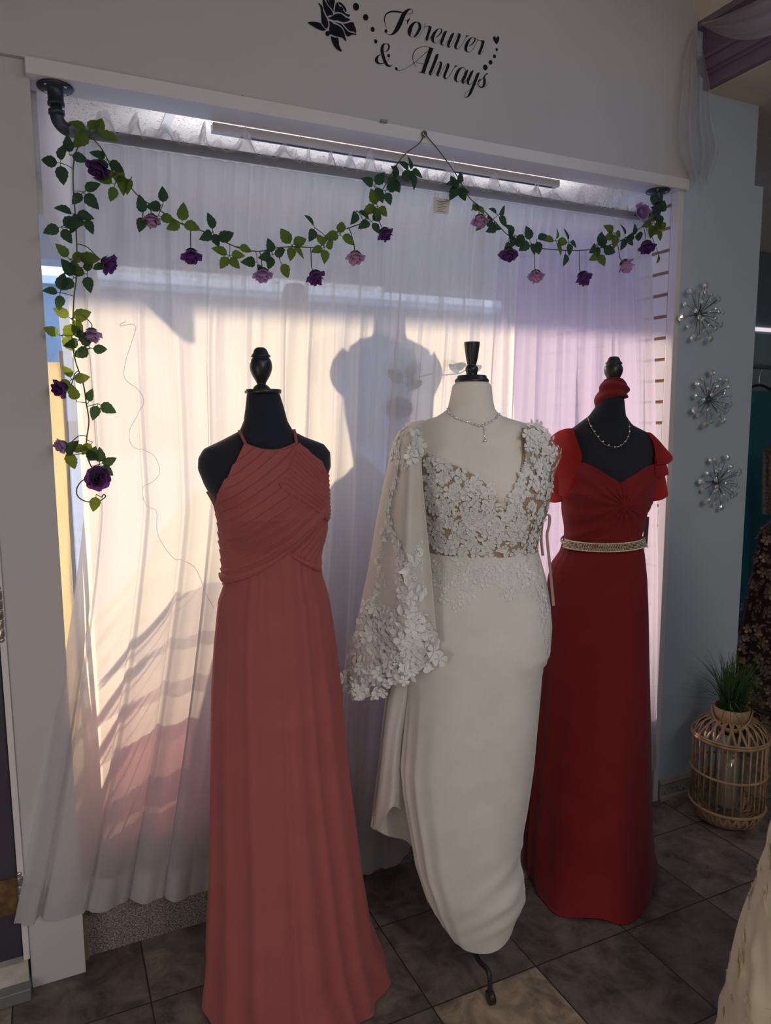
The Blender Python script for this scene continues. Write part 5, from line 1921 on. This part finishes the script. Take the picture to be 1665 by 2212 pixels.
# =================================================================== garlands
def rose_leaf(mb, base, direction, nrm, L_, curl=0.15):
    d = Vector(direction).normalized()
    nrm = (Vector(nrm) - d * Vector(nrm).dot(d)).normalized()
    sd_ = d.cross(nrm)
    n = 9
    vs_ = []
    for i in range(n + 1):
        t_ = i / n
        w_ = 0.36 * max(0.0, math.sin(PI * min(1, t_ ** 0.8))) ** 0.8 * L_ * (1.08 - 0.35 * t_)
        if 0 < i < n:
            w_ *= 1 + (0.07 if i % 2 else -0.05)
        c = Vector(base) + d * L_ * t_ - nrm * curl * L_ * t_ * t_
        vs_ += [c + sd_ * w_ + nrm * w_ * 0.35, c + nrm * 0.0, c - sd_ * w_ + nrm * w_ * 0.35]
    fs = []
    for i in range(n):
        b = i * 3
        fs += [(b, b + 1, b + 4, b + 3), (b + 1, b + 2, b + 5, b + 4)]
    mb.add(vs_, fs)


def rose_mb(c, d, r, seed, openness=1.0):
    """layered petals around axis d"""
    rd_ = random.Random(seed)
    c, d = Vector(c), Vector(d).normalized()
    a_ = d.cross(Vector((0.3, 0.9, 0.2))).normalized()
    b_ = d.cross(a_)
    mb = MB()
    for ring, (n, r0, h0, lean) in enumerate(((3, 0.22, 1.25, 0.05), (4, 0.40, 1.3, 0.2), (5, 0.60, 1.2, 0.5 * openness), (5, 0.80, 0.98, 0.95 * openness))):
        for k in range(n):
            th0 = 2 * PI * k / n + ring * 0.7 + rd_.uniform(-.2, .2)
            wid = 2 * PI / n * 0.72
            jit = rd_.uniform(0.9, 1.12)

            def pt(s, t_, th0=th0, wid=wid, r0=r0, h0=h0, lean=lean, jit=jit):
                ww = wid * (0.35 + 0.65 * math.sin(min(1, t_ * 1.3) * PI / 2))
                th = th0 + (s - 0.5) * ww * 2 * (1 - 0.25 * t_ ** 3)
                rad = r * (0.12 + (r0 - 0.12) * math.sin(t_ * PI / 2)) + r * lean * 0.28 * t_ ** 3
                edge = 1 - 0.16 * (2 * s - 1) ** 2
                hh = r * jit * h0 * 1.15 * (t_ * edge) - r * lean * 0.30 * t_ ** 4
                rad += r * 0.06 * math.sin(s * 9 + th0 * 3) * t_ ** 2
                return c + d * (hh - 0.25 * r) + (a_ * math.cos(th) + b_ * math.sin(th)) * rad
            mb.grid(pt, 9, 8)
    return mb, a_, b_


def garland(label, path, leaves, roses, y0=-0.02, seed=1):
    rd_ = random.Random(seed)
    p0 = P(path[0][0], path[0][1], 1, y0)
    t = thing('rose_garland', tuple(p0), label, 'garland')
    sp = smooth([tuple(p) for p in path], 5)
    pts = [P(x, y, 1, y0 + 0.004 * math.sin(i * 0.7)) for i, (x, y) in enumerate(sp)]
    md, ml = MB(), MB()
    ms = MB().tube(pts, 0.0016, 6)
    for (x, y, n, shade) in leaves:
        c = P(x, y, 1, y0 - 0.006)
        near = min(pts, key=lambda q: (q - c).length)
        ms.tube([near, near.lerp(c, 0.5) + Vector((0, -0.006, 0)), c], 0.0010, 5)
        a0 = rd_.uniform(0, 6.28)
        for k in range(n):
            a_ = a0 + k * (2 * PI / max(n, 3)) * 0.8 + rd_.uniform(-.25, .25)
            d = Vector((math.cos(a_), rd_.uniform(-.45, .25), math.sin(a_) - 0.15))
            st = c + d.normalized() * 0.006
            nr = Vector((rd_.uniform(-.7, .7), -1, rd_.uniform(-.5, .7)))
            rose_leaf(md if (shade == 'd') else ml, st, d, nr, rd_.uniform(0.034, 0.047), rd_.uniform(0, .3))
            ms.tube([c, st], 0.0009, 5)
    ms.build('vine', STEMM, t)
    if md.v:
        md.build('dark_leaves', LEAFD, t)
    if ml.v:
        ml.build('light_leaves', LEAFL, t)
    for i, (x, y, r_, col, ang, op) in enumerate(roses):
        c = P(x, y, 1, y0 - 0.012)
        rr = r_ / 1552 * (c - CAM).length * 0.95
        d = Vector((math.cos(ang), -0.28, math.sin(ang)))
        if op > 1.2:
            d = Vector((0.1, -1, 0.1))
        rm, a_, b_ = rose_mb(c - d.normalized() * rr * 0.3, d, rr, seed * 17 + i, min(op, 1.1))
        bl_ = rm.build('rose_bloom', {'p': PURP, 'l': LILAC, 'k': PINKP}[col], t)
        dn = d.normalized()
        base = c - dn * rr * 0.55
        cx_ = MB()
        for k in range(5):
            th = 2 * PI * k / 5
            rose_leaf(cx_, base, dn * 0.6 + (a_ * math.cos(th) + b_ * math.sin(th)) * 0.8, -dn, rr * 0.75, -0.2)
        near = min(pts, key=lambda q: (q - (base + Vector((0, 0, 0.03)))).length)
        cx_.tube([tuple(q) for q in smooth([tuple(base), tuple(base - dn * 0.012), tuple((base - dn * 0.012).lerp(near, 0.5) + Vector((0, 0, 0.008))), tuple(near)], 5)], 0.0012, 6)
        cx_.build('calyx_and_stem', LEAFD, bl_)
    return t


dn_ = -1.6
garland('rose garland hanging straight down the left edge of the sheer curtain, ending in a curl',
        [(195, 292), (172, 312), (160, 345), (158, 400), (163, 470), (166, 540), (165, 600), (160, 640), (157, 700), (155, 730), (163, 780), (180, 830), (186, 870), (192, 910), (187, 950), (188, 985), (202, 1020), (200, 1032), (178, 1038), (166, 1055), (168, 1072), (185, 1083), (208, 1085), (222, 1078), (228, 1072), (224, 1068), (220, 1074)],
        [(190, 285, 3, 'l'), (150, 335, 2, 'd'), (130, 352, 3, 'd'), (180, 415, 3, 'd'), (160, 462, 3, 'd'), (182, 470, 2, 'd'), (132, 490, 3, 'd'), (150, 560, 3, 'l'), (168, 555, 1, 'l'), (188, 592, 3, 'd'), (160, 600, 2, 'd'), (195, 580, 2, 'd'), (130, 632, 3, 'd'),
         (153, 688, 3, 'l'), (132, 725, 3, 'l'), (172, 735, 2, 'd'), (195, 752, 3, 'd'), (155, 820, 3, 'l'), (166, 868, 1, 'l'), (212, 872, 2, 'd'), (190, 872, 1, 'd'), (200, 955, 1, 'l'), (152, 972, 2, 'l'), (142, 985, 1, 'd'), (186, 968, 1, 'd'), (215, 1003, 4, 'd'), (192, 1000, 1, 'd'), (208, 1068, 1, 'l')],
        [(231, 568, 21, 'p', -0.6, 1), (198, 720, 20, 'l', dn_, 1), (134, 838, 21, 'p', 3.6, 0.8), (135, 962, 17, 'l', 3.5, 0.7), (210, 1034, 24, 'p', 0, 1.5)], -0.030, 1)
garland('rose garland swagged between the left end of the rod and the hook on the trim',
        [(178, 296), (200, 300), (225, 330), (245, 372), (270, 390), (300, 425), (330, 445), (370, 470), (405, 490), (440, 500), (480, 520), (520, 537), (560, 543), (600, 535), (640, 533), (690, 533), (720, 505), (760, 490), (785, 478), (808, 440), (835, 395), (868, 340), (905, 310), (915, 292)],
        [(210, 290, 2, 'l'), (232, 345, 3, 'd'), (255, 372, 2, 'l'), (248, 398, 3, 'l'), (285, 382, 1, 'l'), (308, 465, 3, 'd'), (352, 442, 2, 'd'), (342, 466, 2, 'l'), (393, 482, 3, 'l'), (460, 500, 3, 'd'), (468, 522, 1, 'd'), (495, 552, 4, 'l'), (512, 532, 1, 'l'), (555, 566, 2, 'd'), (588, 550, 4, 'd'), (606, 566, 1, 'l'), (630, 530, 4, 'l'),
         (680, 492, 2, 'd'), (700, 535, 4, 'l'), (735, 508, 3, 'l'), (770, 455, 2, 'd'), (802, 478, 3, 'd'), (815, 445, 4, 'l'), (808, 402, 3, 'd'), (832, 412, 2, 'd'), (862, 385, 3, 'd'), (885, 370, 4, 'd'), (848, 385, 2, 'd')],
        [(213, 361, 22, 'p', -2.0, 1), (327, 473, 17, 'k', dn_, 1), (413, 549, 21, 'p', dn_, 1), (567, 590, 21, 'l', dn_, .9), (680, 595, 21, 'p', -1.3, 1), (767, 553, 20, 'k', dn_, 1), (830, 502, 18, 'p', -1.2, 1)], -0.028, 2)
garland('rose garland swagged from the hook on the trim to the right end of the rod',
        [(920, 292), (955, 335), (990, 385), (1012, 425), (1040, 450), (1070, 480), (1100, 510), (1145, 530), (1180, 538), (1240, 541), (1290, 537), (1340, 520), (1370, 500), (1392, 487), (1410, 470), (1420, 450)],
        [(990, 402, 4, 'd'), (985, 415, 2, 'd'), (1018, 455, 1, 'l'), (1048, 466, 2, 'l'), (1075, 465, 3, 'd'), (1056, 495, 2, 'd'), (1072, 485, 1, 'd'), (1112, 508, 3, 'd'), (1105, 525, 3, 'd'), (1145, 522, 3, 'd'), (1158, 518, 2, 'd'), (1200, 520, 4, 'l'), (1228, 522, 3, 'd'), (1222, 545, 1, 'd'), (1288, 528, 4, 'd'), (1300, 535, 2, 'd'), (1290, 548, 2, 'l'),
         (1326, 503, 4, 'l'), (1350, 512, 4, 'd'), (1368, 512, 3, 'd'), (1410, 482, 4, 'l'), (1420, 495, 3, 'l'), (1425, 460, 3, 'd'), (1412, 445, 2, 'd'), (1421, 545, 1, 'l')],
        [(1036, 473, 18, 'k', dn_, 1), (1098, 546, 20, 'p', -1.8, 1), (1157, 593, 18, 'k', dn_, 1), (1259, 597, 19, 'p', -1.2, .8), (1350, 571, 18, 'k', -0.9, 1), (1384, 459, 17, 'l', 0, 1.5), (1397, 530, 18, 'p', dn_, 1)], -0.030, 3)
# hook on the trim
c = P(916, 290, 1, -0.024)
hk = [(c.x + 0.008 * math.cos(a_ / 10 * 2 * PI), -0.026, c.z + 0.008 * math.sin(a_ / 10 * 2 * PI)) for a_ in range(9)]
tag(MB().tube([(c.x, -0.020, c.z + 0.004)] + hk, 0.0022, 8).build('cup_hook', solid_mat('olive_hook', (0.12, 0.13, 0.06), 0.5)), 'small olive hook on the white trim that holds up both garland swags', 'hook')
c = P(829, 263, 1, -0.024)
tag(MB().box(c.x - 0.012, c.x + 0.010, -0.030, -0.0225, c.z - 0.003, c.z + 0.004).build('wall_clip', solid_mat('grey_clip', (0.25, 0.25, 0.27), 0.4), bevel=0.001), 'tiny grey clip on top of the white trim below the lettering', 'clip')

# =================================================================== starburst wall ornaments
rd = random.Random(5)
gem_mb = MB()
# faceted gem, unit radius, z forward
vs_ = [(0, 0, 0.55)] + [(0.62 * math.cos(a_), 0.62 * math.sin(a_), 0.45) for a_ in [k * PI / 4 for k in range(8)]] + [(math.cos(a_ + PI / 8), math.sin(a_ + PI / 8), 0.0) for a_ in [k * PI / 4 for k in range(8)]] + [(0, 0, -0.45)]
fs = [(0, 1 + k, 1 + (k + 1) % 8) for k in range(8)]
for k in range(8):
    fs += [(1 + k, 9 + k, 1 + (k + 1) % 8), (9 + k, 9 + (k + 1) % 8, 1 + (k + 1) % 8), (9 + k, 17, 9 + (k + 1) % 8)]
gem_mb.add(vs_, fs, False)
gem_me = None
rod_me = None
for bi, (bx, by) in enumerate(((1515, 677), (1535, 863), (1553, 1042))):
    cpt = P(bx, by, 1, -0.03)
    ro = thing('starburst_ornament', (cpt.x, -0.0005, cpt.z), ['silver starburst wall ornament with mirror gems, top one of three on the pale blue column', 'silver starburst wall ornament with mirror gems, middle one of three on the column', 'silver starburst wall ornament with mirror gems, lowest of three on the column'][bi], 'wall ornament', 'starburst ornaments on the column')
    MB().sphere((cpt.x, -0.018, cpt.z), 0.011, 12, 8).tube([(cpt.x, -0.001, cpt.z), (cpt.x, -0.016, cpt.z)], 0.006, 10).build('hub', WIREM, ro)
    m_ = rd.random() * 6
    for k in range(29):
        if k < 14:
            a_ = 2 * PI * k / 14 + m_ + rd.uniform(-.08, .08)
            el_, Lr, gs = rd.uniform(0.10, 0.25), 0.102 if k % 2 else 0.085, 0.0145 if k % 2 else 0.0105
        elif k < 28:
            a_ = 2 * PI * k / 14 + m_ + 0.22 + rd.uniform(-.1, .1)
            el_, Lr, gs = rd.uniform(0.45, 0.85), 0.080 if k % 2 else 0.060, 0.0085
        else:
            a_, el_, Lr, gs = 0, PI / 2, 0.045, 0.008
        d = Vector((math.cos(a_) * math.cos(el_), -math.sin(el_), math.sin(a_) * math.cos(el_)))
        p0 = Vector((0, -0.018, 0))
        if rod_me is None:
            r0 = MB().tube([(0, 0, 0), (0, 0, 1)], 1.0, 6).build('rod', WIREM)
            rod_me = r0.data
            g0 = gem_mb.build('gem', CRYST)
            gem_me = g0.data
            first = (r0, g0)
            r_o, g_o = r0, g0
        else:
            r_o, g_o = first[0].copy(), first[1].copy()
            COL.objects.link(r_o)
            COL.objects.link(g_o)
        r_o.parent = ro
        g_o.parent = ro
        qd = d.to_track_quat('Z', 'Y')
        r_o.location = p0
        r_o.rotation_mode = 'QUATERNION'
        r_o.rotation_quaternion = qd
        r_o.scale = (0.0011, 0.0011, Lr)
        g_o.location = p0 + d * Lr
        g_o.rotation_mode = 'QUATERNION'
        g_o.rotation_quaternion = (Vector((d.x * .5, -1, d.z * .5))).to_track_quat('Z', 'Y')
        g_o.scale = (gs, gs, gs)

# =================================================================== tulle swag at the beam
def tul(s, t_):
    x = [1500 - 4, 1478, 1466, 1474, 1500][0]
    a_ = smooth([(1500, 62), (1482, 110), (1474, 180), (1466, 260), (1470, 330), (1490, 375)], 8)
    b_ = smooth([(1508, 62), (1518, 110), (1532, 180), (1538, 260), (1552, 320), (1530, 392)], 8)
    i = t_ * (len(a_) - 1)
    k = int(min(i, len(a_) - 2))
    f = i - k
    p_ = [a_[k][j] * (1 - f) + a_[k + 1][j] * f for j in (0, 1)]
    q_ = [b_[k][j] * (1 - f) + b_[k + 1][j] * f for j in (0, 1)]
    x, y = p_[0] * (1 - s) + q_[0] * s, p_[1] * (1 - s) + q_[1] * s
    if t_ > 0.9:
        y += 14 * math.sin(s * 15) * (t_ - 0.9) * 10
    dep = -0.045 - 0.018 * math.sin(s * 19 + t_ * 3) * (0.3 + t_)
    return P(x, y, 1, dep)


tg = thing('tulle_swag', tuple(P(1504, 62, 1, -0.05)), 'white tulle swag tied at the corner of the lavender beam and hanging down the wall', 'tulle swag')
MB().grid(tul, 70, 60).build('hanging_tail', TULLE, tg)


def tul2(s, t_):
    y = -0.05 - 0.75 * s
    z_ = 2.845 - 0.10 * math.sin(s * PI * 0.9) * (0.3 + 0.7 * t_) + 0.0 - 0.075 * t_ * math.sin(min(1, s * 3 + 0.1) * PI / 2)
    return (2.118 + 0.010 * math.sin(t_ * 16 + s * 5) - 0.02 * math.sin(t_ * PI), y, z_)


MB().grid(tul2, 60, 20).build('draped_length', TULLE, tg)

# =================================================================== bamboo lantern, candle, grass
LC = Vector((2.235, -0.215, 0))
ln = thing('rattan_lantern', tuple(LC), 'open rattan lantern basket standing on the floor against the pale blue column', 'lantern')
RB = 0.130
ZT, ZB_ = 0.335, 0.075


def hoop(r, z_, th, n=48, name='hoop', tilt_=0):
    q = [(LC.x + r * math.cos(2 * PI * k / n), LC.y + r * math.sin(2 * PI * k / n), z_) for k in range(n + 1)]
    return MB().tube(q, th, 8, cap=False).build(name, BAMBOO, ln)


hoop(RB, ZT, 0.006)
hoop(RB + 0.001, ZT + 0.010, 0.004)
hoop(RB, 0.205, 0.005)
hoop(RB, ZB_, 0.006)
hoop(0.075, 0.007, 0.0055)
n = 30
rod0 = None
for k in range(n):
    a_ = 2 * PI * k / n
    ob = MB().tube([(LC.x + (RB - 0.004) * math.cos(a_), LC.y + (RB - 0.004) * math.sin(a_), ZB_), (LC.x + (RB - 0.004) * math.cos(a_), LC.y + (RB - 0.004) * math.sin(a_), ZT)], 0.0033, 6).build('cane', BAMBOO, ln)
NECK = 0.062
ZN = 0.418
for k in range(22):
    for s_ in (-1, 1):
        a0_ = 2 * PI * k / 22
        q = []
        for i in range(8):
            t_ = i / 7
            a_ = a0_ + s_ * 0.24 * t_
            r_ = RB - (RB - NECK) * (t_ ** 1.5)
            q.append((LC.x + r_ * math.cos(a_), LC.y + r_ * math.sin(a_), ZT + (ZN - ZT - 0.012) * math.sin(t_ * PI / 2)))
        vs_ = []
        for i, p_ in enumerate(q):
            a_ = a0_ + s_ * 0.24 * i / 7
            tv = Vector((-math.sin(a_), math.cos(a_), 0)) * 0.0045
            vs_ += [Vector(p_) - tv, Vector(p_) + tv]
        mb = MB()
        mb.add(vs_, [(2 * i, 2 * i + 1, 2 * i + 3, 2 * i + 2) for i in range(7)])
        mb.build('woven_strip', BAMBOO, ln, solid=0.0012)
mb = MB()
for k in range(26):
    for s_ in (-1, 1):
        a0_ = 2 * PI * k / 26
        vs_ = []
        for i in range(6):
            t_ = i / 5
            a_ = a0_ + s_ * 0.24 * t_
            r_ = 0.075 + (RB - 0.075) * math.sin(t_ * PI / 2)
            c = Vector((LC.x + r_ * math.cos(a_), LC.y + r_ * math.sin(a_), 0.008 + (ZB_ - 0.008) * (1 - math.cos(t_ * PI / 2))))
            tv = Vector((-math.sin(a_), math.cos(a_), 0)) * 0.005
            vs_ += [c - tv, c + tv]
        mb.add(vs_, [(2 * i, 2 * i + 1, 2 * i + 3, 2 * i + 2) for i in range(5)])
mb.build('woven_bottom', BAMBOO, ln, solid=0.0012)
MB().lathe([(NECK, ZN - 0.02), (NECK + 0.002, ZN - 0.018), (NECK + 0.001, ZN + 0.028), (NECK - 0.004, ZN + 0.028), (NECK - 0.004, ZN - 0.02)], (LC.x, LC.y, 0), 40).build('collar', BAMBOO, ln)
MB().lathe([(0.073, 0.003), (0.073, 0.012), (0.001, 0.013)], (LC.x, LC.y, 0), 30).build('floor_disc', BAMBOO, ln)
# handle: bent strip, fallen towards the viewer
vd = (CAM - LC); vd.z = 0; vd.normalize()
rt = Vector((-vd.y, vd.x, 0))
q = []
for i in range(25):
    a_ = PI * i / 24
    q.append(LC + rt * 0.069 * math.cos(a_) + vd * 0.088 * math.sin(a_) + Vector((0, 0, ZN + 0.022 - 0.055 * math.sin(a_))))
vs_ = []
for i, p_ in enumerate(q):
    vs_ += [p_ + Vector((0, 0, -0.008)), p_ + Vector((0, 0, 0.008))]
mb = MB()
mb.add(vs_, [(2 * i, 2 * i + 1, 2 * i + 3, 2 * i + 2) for i in range(24)])
mb.build('handle', BAMBOO, ln, solid=0.004)
# candle in a glass inside the lantern
cn = thing('candle_jar', (LC.x, LC.y, 0.014), 'cream pillar candle in a clear glass jar inside the rattan lantern', 'candle')
MB().lathe([(0.033, 0.06), (0.036, 0.065), (0.036, 0.27), (0.033, 0.275)], (LC.x, LC.y, 0), 32).build('candle', CANDLE, cn)
MB().lathe([(0.048, 0.0145), (0.050, 0.02), (0.050, 0.33), (0.048, 0.33), (0.048, 0.022), (0.01, 0.02)], (LC.x, LC.y, 0), 36).build('glass_jar', glass_mat(), cn)
# grass plant in the collar
gp = thing('grass_plant', (LC.x, LC.y, ZN - 0.02), 'artificial green grass tuft sprouting from the top of the rattan lantern', 'plant')
MB().lathe([(0.038, 0.345), (0.052, 0.425), (0.048, 0.425), (0.001, 0.415)], (LC.x, LC.y, 0), 28).build('pot', solid_mat('dark_pot', (0.03, 0.03, 0.03), 0.7), gp)
mb = MB()
rd = random.Random(21)
for i in range(330):
    a_ = rd.uniform(0, 2 * PI)
    lean = abs(rd.gauss(0, 0.55))
    if i % 12 == 0:
        lean = rd.uniform(0.8, 1.4)
    Lb = rd.uniform(0.12, 0.25) * (1 if lean < 0.8 else 1.1)
    if i % 19 == 0:
        Lb *= 1.25
    base = LC + Vector((rd.uniform(-.03, .03), rd.uniform(-.03, .03), 0.42))
    d = Vector((math.cos(a_), math.sin(a_), 0))
    sd_ = Vector((-math.sin(a_), math.cos(a_), 0))
    if base.y + d.y * Lb * lean > -0.015:
        d = Vector((d.x, -abs(d.y), 0))
    wv = rd.uniform(0.0012, 0.0026)
    vs_ = []
    for k in range(6):
        t_ = k / 5
        c = base + d * Lb * (0.2 * lean * t_ + 0.85 * lean * t_ * t_) + Vector((0, 0, Lb * (t_ * (1 - 0.15 * lean) - 0.55 * max(0, lean - 0.35) * t_ ** 2.2)))
        ww = wv * (1 - t_ ** 2) + 0.0002
        vs_ += [c - sd_ * ww, c + sd_ * ww]
    mb.add(vs_, [(2 * k, 2 * k + 1, 2 * k + 3, 2 * k + 2) for k in range(5)])
b_ = mb.build('grass_blades', GRASSM, gp)
b_['kind'] = 'stuff'

# =================================================================== side room on the right
rk = thing('clothes_rack', (3.35, 0.95, 0), 'steel clothes rail in the dim side room past the column', 'clothes rack')
zrail = P(1650, 793, 1, 0.95)[2]
MB().tube([(3.0, 0.95, zrail), (4.6, 0.95, zrail)], 0.014, 14).build('rail', STEEL, rk)
MB().tube([(4.6, 0.95, 0.02), (4.6, 0.95, zrail)], 0.014, 12).build('upright', STEEL, rk)
MB().tube([(3.0, 0.95, 0.02), (3.0, 0.95, zrail)], 0.014, 12).build('upright', STEEL, rk)


def hanging_gown(name, label, cx, cy, ztop, zbot, w0, w1, mat_, extra=None, hg=True):
    t = thing(name, (cx, cy, zbot), label, 'gown')

    def pt(s, t_):
        a_ = 2 * PI * s
        z_ = ztop + (zbot - ztop) * t_
        w_ = w0 + (w1 - w0) * t_ ** 1.3
        if t_ < 0.06:
            w_ *= 0.4 + 0.6 * t_ / 0.06
        k = 1 + 0.06 * math.sin(a_ * 11) * t_
        return (cx + w_ * k * math.cos(a_), cy + (0.06 + 0.12 * t_) * k * math.sin(a_), z_)
    m_ = MB().grid(pt, 120, 60, wrap=True)
    m_.build('skirt', mat_, t)
    if hg:
        hgm = thing('coat_hanger', (cx, cy, ztop + 0.02), 'black hanger carrying the ' + label.split(' hanging')[0] + ' in the side room', 'hanger')
        MB().tube(smooth([(cx - 0.2, cy, ztop - 0.03), (cx - 0.1, cy, ztop + 0.01), (cx, cy, ztop + 0.035), (cx + 0.1, cy, ztop + 0.01), (cx + 0.2, cy, ztop - 0.03)], 5), 0.008, 8).build('shoulder_bar', BLACKP, hgm)
        MB().tube(smooth([(cx, cy, ztop + 0.035), (cx, cy, zrail - 0.05), (cx + 0.012, cy, zrail - 0.02), (cx + 0.018, cy, zrail + 0.005), (cx, cy, zrail + 0.019), (cx - 0.018, cy, zrail + 0.008)], 5), 0.002, 8).build('hook', STEEL, hgm)
    return t, m_


hanging_gown('teal_gown', 'teal satin gown hanging on the rail', 3.78, 0.95, P(1650, 845, 1, 0.95)[2], 0.35, 0.20, 0.30, TEAL)
MB()
pb = MB().box(3.3, 4.6, 1.40, 1.42, 1.0, P(1650, 722, 1, 1.4)[2])
tag(pb.build('pale_curtain', PALEB), 'pale blue cloth hanging on the far wall of the side room', 'cloth')
zl = P(1650, 712, 1, 1.59)[2]
st = MB().box(3.0, 6.0, 1.585, 1.60, zl - 0.012, zl + 0.012)
m, nt_, out_ = new_mat('cove_strip_light')
em = nt_.nodes.new('ShaderNodeEmission')
em.inputs[0].default_value = (0.85, 0.75, 0.82, 1)
em.inputs[1].default_value = 0.9
nt_.links.new(em.outputs[0], out_.inputs[0])
tag(st.build('strip_light', m), 'thin white strip light glowing on the far wall of the side room', 'light')
# rose-gold and burgundy gown
cx, cy = 3.22, 0.30
zsh = P(1650, 955, 1, 0.30)[2]
t, gm = hanging_gown('sequin_gown', 'burgundy gown with gold floral embroidery and a rose gold sequin top, past the column', cx, cy, P(1650, 1120, 1, 0.3)[2], 0.05, 0.20, 0.36, BURG, hg=False)
MB().grid(lambda s, t_: (cx + (0.21 - 0.03 * t_) * math.cos(2 * PI * s) * (0.55 + 0.45 * sstep(0, 0.15, t_)), cy + 0.085 * math.sin(2 * PI * s), zsh - 0.34 * t_), 60, 24, wrap=True).build('sequin_bodice', RGOLD, t)
bvb = bvh_of([gm])
mb = MB()
rd = random.Random(9)
for (x, y) in scatter_poly([(1598, 1100), (1665, 1060), (1665, 1600), (1590, 1600)], 16, rd):
    h = hit(bvb, x, y)
    if h:
        k = rd.random()
        place_geo(mb, FG if k < .35 else SG, h[0] + h[1] * 0.004, h[1], rd.uniform(0, 6), rd.uniform(0.018, 0.03))
mb.build('gold_embroidery', RGOLD, t)

# =================================================================== cream lace gown close to the camera, bottom right
F5 = Frame(1.47, -1.19)
fl_ = F5.outline([(1690, 1700), (1665, 1790), (1650, 1850), (1636, 1900), (1622, 1935), (1605, 1985), (1590, 2035), (1577, 2090), (1562, 2160), (1548, 2212), (1520, 2330), (1500, 2450), (1480, 2600)])
z5 = [q[0] for q in fl_]
fr_ = [(z_, 0.5 - (u + 0.0) * 0.2) for z_, u in fl_]
g5 = thing('lace_gown', (F5.o.x, F5.o.y, 0), 'cream corded lace gown cropped at the bottom right corner, nearest the camera', 'gown')
uL_ = dict(fl_)
top_z = max(z5)
rows5 = [(z_, max(0.10, -u + 0.0)) for z_, u in fl_]
ctr = 0.0


def lace5(s, t_):
    z_ = 0.01 + (1.05 - 0.01) * (1 - t_)
    u0 = interp(fl_, z_) if z_ < top_z else interp([(top_z, interp(fl_, top_z)), (1.05, -0.13)], z_)
    a_ = 2 * PI * s
    r_ = abs(u0)
    k = 1 + 0.015 * math.sin(a_ * 9 + z_ * 4) + 0.010 * math.sin(a_ * 23 + 3 * math.sin(z_ * 17)) + 0.010 * math.sin(z_ * 37 + 4 * math.sin(a_ * 6))
    return F5.w(-r_ * k * math.cos(a_), r_ * 0.85 * k * math.sin(a_), z_)


m5 = MB().grid(lace5, 260, 170, wrap=True)
m5.build('skirt', LACEW, g5)


def col5(prof, n=60):
    return lambda s, t_: F5.w(interp([(p_[0], p_[1]) for p_ in prof], prof[0][0] + (prof[-1][0] - prof[0][0]) * t_) * math.cos(2 * PI * s), interp([(p_[0], p_[2]) for p_ in prof], prof[0][0] + (prof[-1][0] - prof[0][0]) * t_) * math.sin(2 * PI * s), prof[0][0] + (prof[-1][0] - prof[0][0]) * t_)


MB().grid(col5([(1.03, 0.125, 0.105), (1.08, 0.115, 0.09), (1.18, 0.125, 0.105), (1.25, 0.135, 0.115), (1.31, 0.135, 0.10)]), 60, 30, wrap=True).build('bodice', LACEW, g5)
df5 = thing('dress_form', (F5.o.x, F5.o.y, 0), 'cream dress form inside the cream corded lace gown nearest the camera', 'dress form')
MB().grid(col5([(0.98, 0.115, 0.095), (1.08, 0.108, 0.083), (1.25, 0.127, 0.105), (1.36, 0.13, 0.08), (1.43, 0.12, 0.06), (1.455, 0.05, 0.045), (1.53, 0.045, 0.042), (1.54, 0.004, 0.004)]), 60, 50, wrap=True).build('torso', CREAMJ, df5)
stand(df5, F5, 1.0, 0.1)
bv5 = bvh_of([m5])
mb = MB()
for i in range(420):
    s_, t_ = rd.random(), rd.random()
    p_ = Vector(lace5(s_, t_))
    nr = (p_ - Vector((F5.o.x, F5.o.y, p_.z))).normalized()
    g = (FG, SG, LGe)[i % 3]
    place_geo(mb, g, p_ + nr * 0.001, nr, rd.uniform(0, 6), rd.uniform(0.015, 0.03))
mb.build('corded_lace', LACEW, g5)
